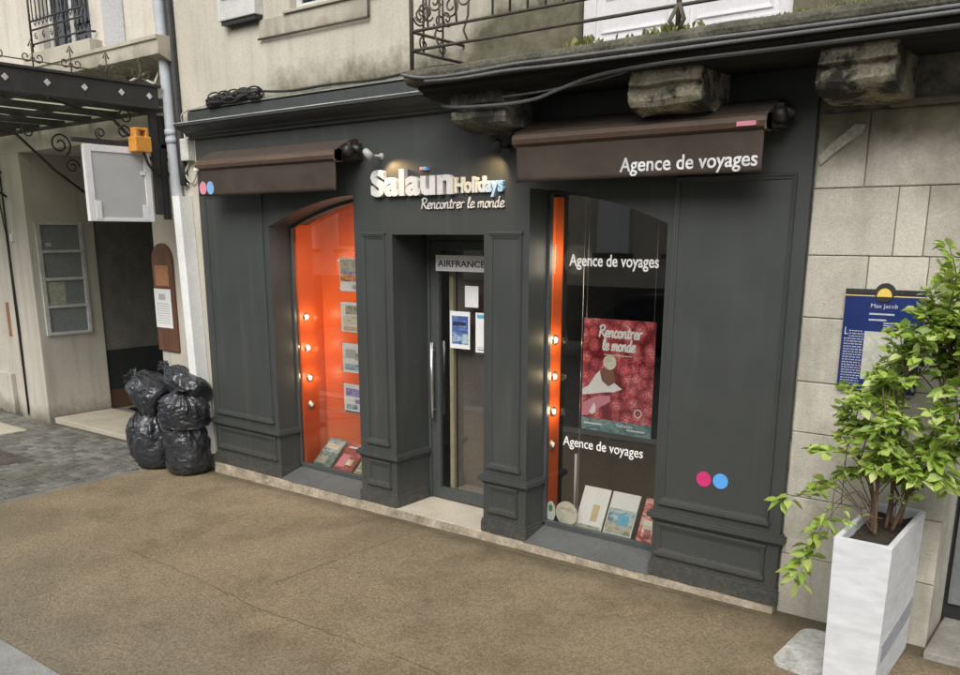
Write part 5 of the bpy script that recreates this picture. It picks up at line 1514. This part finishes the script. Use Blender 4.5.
# upright leaders and arching side shoots filling a loose crown
mains = []
for bx, by, tx, ty, tz in ((4.17, -.45, 4.02, -.5, 1.5), (4.22, -.36, 4.25, -.45, 1.75), (4.27, -.26, 4.45, -.3, 1.8), (4.2, -.52, 4.2, -.62, 1.6), (4.26, -.4, 4.55, -.5, 1.65), (4.23, -.28, 4.1, -.2, 1.6)):
    b_ = Vector((bx, by, .84)); t_ = Vector((tx, ty, tz))
    P_ = [b_, b_.lerp(t_, .35)+Vector((random.gauss(0, .02), random.gauss(0, .02), .05)), b_.lerp(t_, .7)+Vector((random.gauss(0, .03), random.gauss(0, .03), .03)), t_]
    P_ = [Vector(q) for q in smooth_line([tuple(q) for q in P_], 8)]
    stems.tube(P_, [.0115*(1-.6*i/(len(P_)-1)) for i in range(len(P_))], 7); mains.append(P_)
def shoot(tip, r0=.007, nl=24, bow=.12, start=.3, **k):
    tz_ = Vector(tip)
    cand = [q for P_ in mains for q in P_ if q.z < max(.95, tz_.z-.12) and q.z > min(.95, tz_.z-.3)] or [P_[2] for P_ in mains]
    cand.sort(key=lambda q: (q-tz_).length + random.uniform(0, .35))
    b = cand[0].copy()
    t = Vector(tip)
    mid = b.lerp(t, .45) + Vector((random.gauss(0, .05), random.gauss(0, .05), bow))
    mid2 = b.lerp(t, .78) + Vector((random.gauss(0, .04), random.gauss(0, .04), bow*.6))
    branch([b, mid, mid2, t], r0, nl, start, **k)
for i in range(9):
    shoot((4.43+random.gauss(0, .08), -.42+random.gauss(0, .12), 2.05+.055*i), .010, 60, .0, .3, Lr=(.045, .08), tone=(.3, 1.))
for i in range(92):
    h = random.uniform(1.08, 2.15)
    # the crown narrows towards the top and leans right, away from the shopfront
    half = .42*(1-((h-1.42)/.85)**2*.85) if h > 1.42 else .41-.35*(1.42-h)
    cxm = 4.29+.19*(h-1.2)
    a = random.uniform(0, 6.28); rr = half*math.sqrt(random.uniform(.15, 1))
    shoot((cxm+rr*math.cos(a)*1.05, -.42+rr*math.sin(a)*.8, h), .005, 30, .1, .26, Lr=(.04, .09), tone=(.1, 1.))
for i in range(16):
    shoot((random.uniform(4.14, 4.5), random.uniform(-.62, -.2), random.uniform(1.7, 2.1)), .005, 26, .08, .3, Lr=(.04, .09), tone=(.1, 1.))
# low drooping shoots at the left side and rim
for tip, nl, bow, L in (((3.64, -.44, .93), 22, .17, (.07, .10)), ((3.79, -.5, .44), 22, .35, (.07, .11)), ((3.72, -.42, .45), 18, .4, (.07, .11)), ((3.86, -.55, .62), 15, .3, (.06, .10)),
                        ((3.80, -.35, 1.02), 20, .15, (.06, .10)), ((3.84, -.5, 1.28), 22, .1, (.06, .1)), ((4.0, -.62, .98), 9, .06, (.03, .05)), ((4.1, -.7, .93), 10, .05, (.03, .045)), ((4.36, -.45, 1.08), 10, .05, (.04, .07)), ((4.42, -.3, 1.15), 12, .05, (.05, .07))):
    shoot(tip, .0045, nl, bow, .55, Lr=L, tone=(.3, .9))
stems.build('stems', M['stem'], sh, smooth=True)
leaves.build('leaves', M['leaf'], sh, recalc=False)

# ------------------------------------------------------------------ across the street (seen mirrored in the glass)
ob = thing('facing_building', 'beige house with white windows across the street, mirrored in the shop glass', 'building', (0, -15, 0))
m = MB(); m.box(-24, 16, -21, -15, -.5, 8.5); m.build('wall', mat('facing_render', (.6, .54, .44), (.46, .42, .34), rough=.9, scale=1), ob)
m = MB(); m.prism([(-21.3, 8.5), (-14.7, 8.5), (-18, 11)], -24.3, 16.3, 'yz'); m.build('roof', bpy.data.materials['slate_roof'], ob)
for zr in ((2.0, 3.75), (5.2, 7.0)):
    for i in range(19):
        x = -23.4+i*2.05
        m = MB(); m.box(x, x+.95, -15.0, -14.9, zr[0], zr[1], .01); wf = m.build('window', bpy.data.materials['white_door_paint'], ob)
        if i % 2: MB().box(x+.1, x+.85, -14.905, -14.895, zr[0]+.1, zr[1]-.1).build('pane', M['glass_old'], wf)
        MB().box(x-.1, x+1.05, -15.0, -14.82, zr[0]-.12, zr[0]-.01, .01).build('sill', M['ledge'], wf)
m = MB(); m.box(-24, 16, -15.02, -14.93, -.5, 1.1); m.build('base_course', M['asphalt'], ob)

def car(x, y, mt, label):
    t = thing('parked_car', label, 'car', (x, y, gz(x)-.13), 'cars parked across the street')
    g = gz(x)-.13
    side = [(-2.05, .35), (-2.1, .6), (-2.0, .82), (-1.2, .92), (-.6, 1.38), (-.2, 1.46), (.8, 1.45), (1.35, 1.28), (1.85, .98), (2.05, .9), (2.1, .5), (2.0, .32)]
    m = MB(); m.prism([(x+a, g+b) for a, b in side], y-.85, y+.85, 'xz', .07); m.build('body', mt, t)
    for s in (-1, 1):
        m = MB(); m.prism([(x+a, g+b) for a, b in ((-1.05, .95), (-.55, 1.33), (-.2, 1.4), (.75, 1.39), (1.25, 1.22), (1.5, .98))], y+s*.855-.004, y+s*.855+.004, 'xz'); m.build('side_window', M['ink'], t)
        for dx in (-1.3, 1.3):
            wv = MB().lathe([(-.1, .2), (-.1, .31), (.1, .31), (.1, .2)], (x+dx, y+s*.78, g+.31), (0, 1, 0), 20).build('wheel', M['tyre'], t)
car(-10.5, -11.6, M['car_red'], 'dark red car parked across the street, mirrored in the shop glass')
car(-3.2, -11.6, plain('dark_grey_car', (.03, .035, .04), .22), 'dark grey car parked across the street, mirrored in the shop glass')
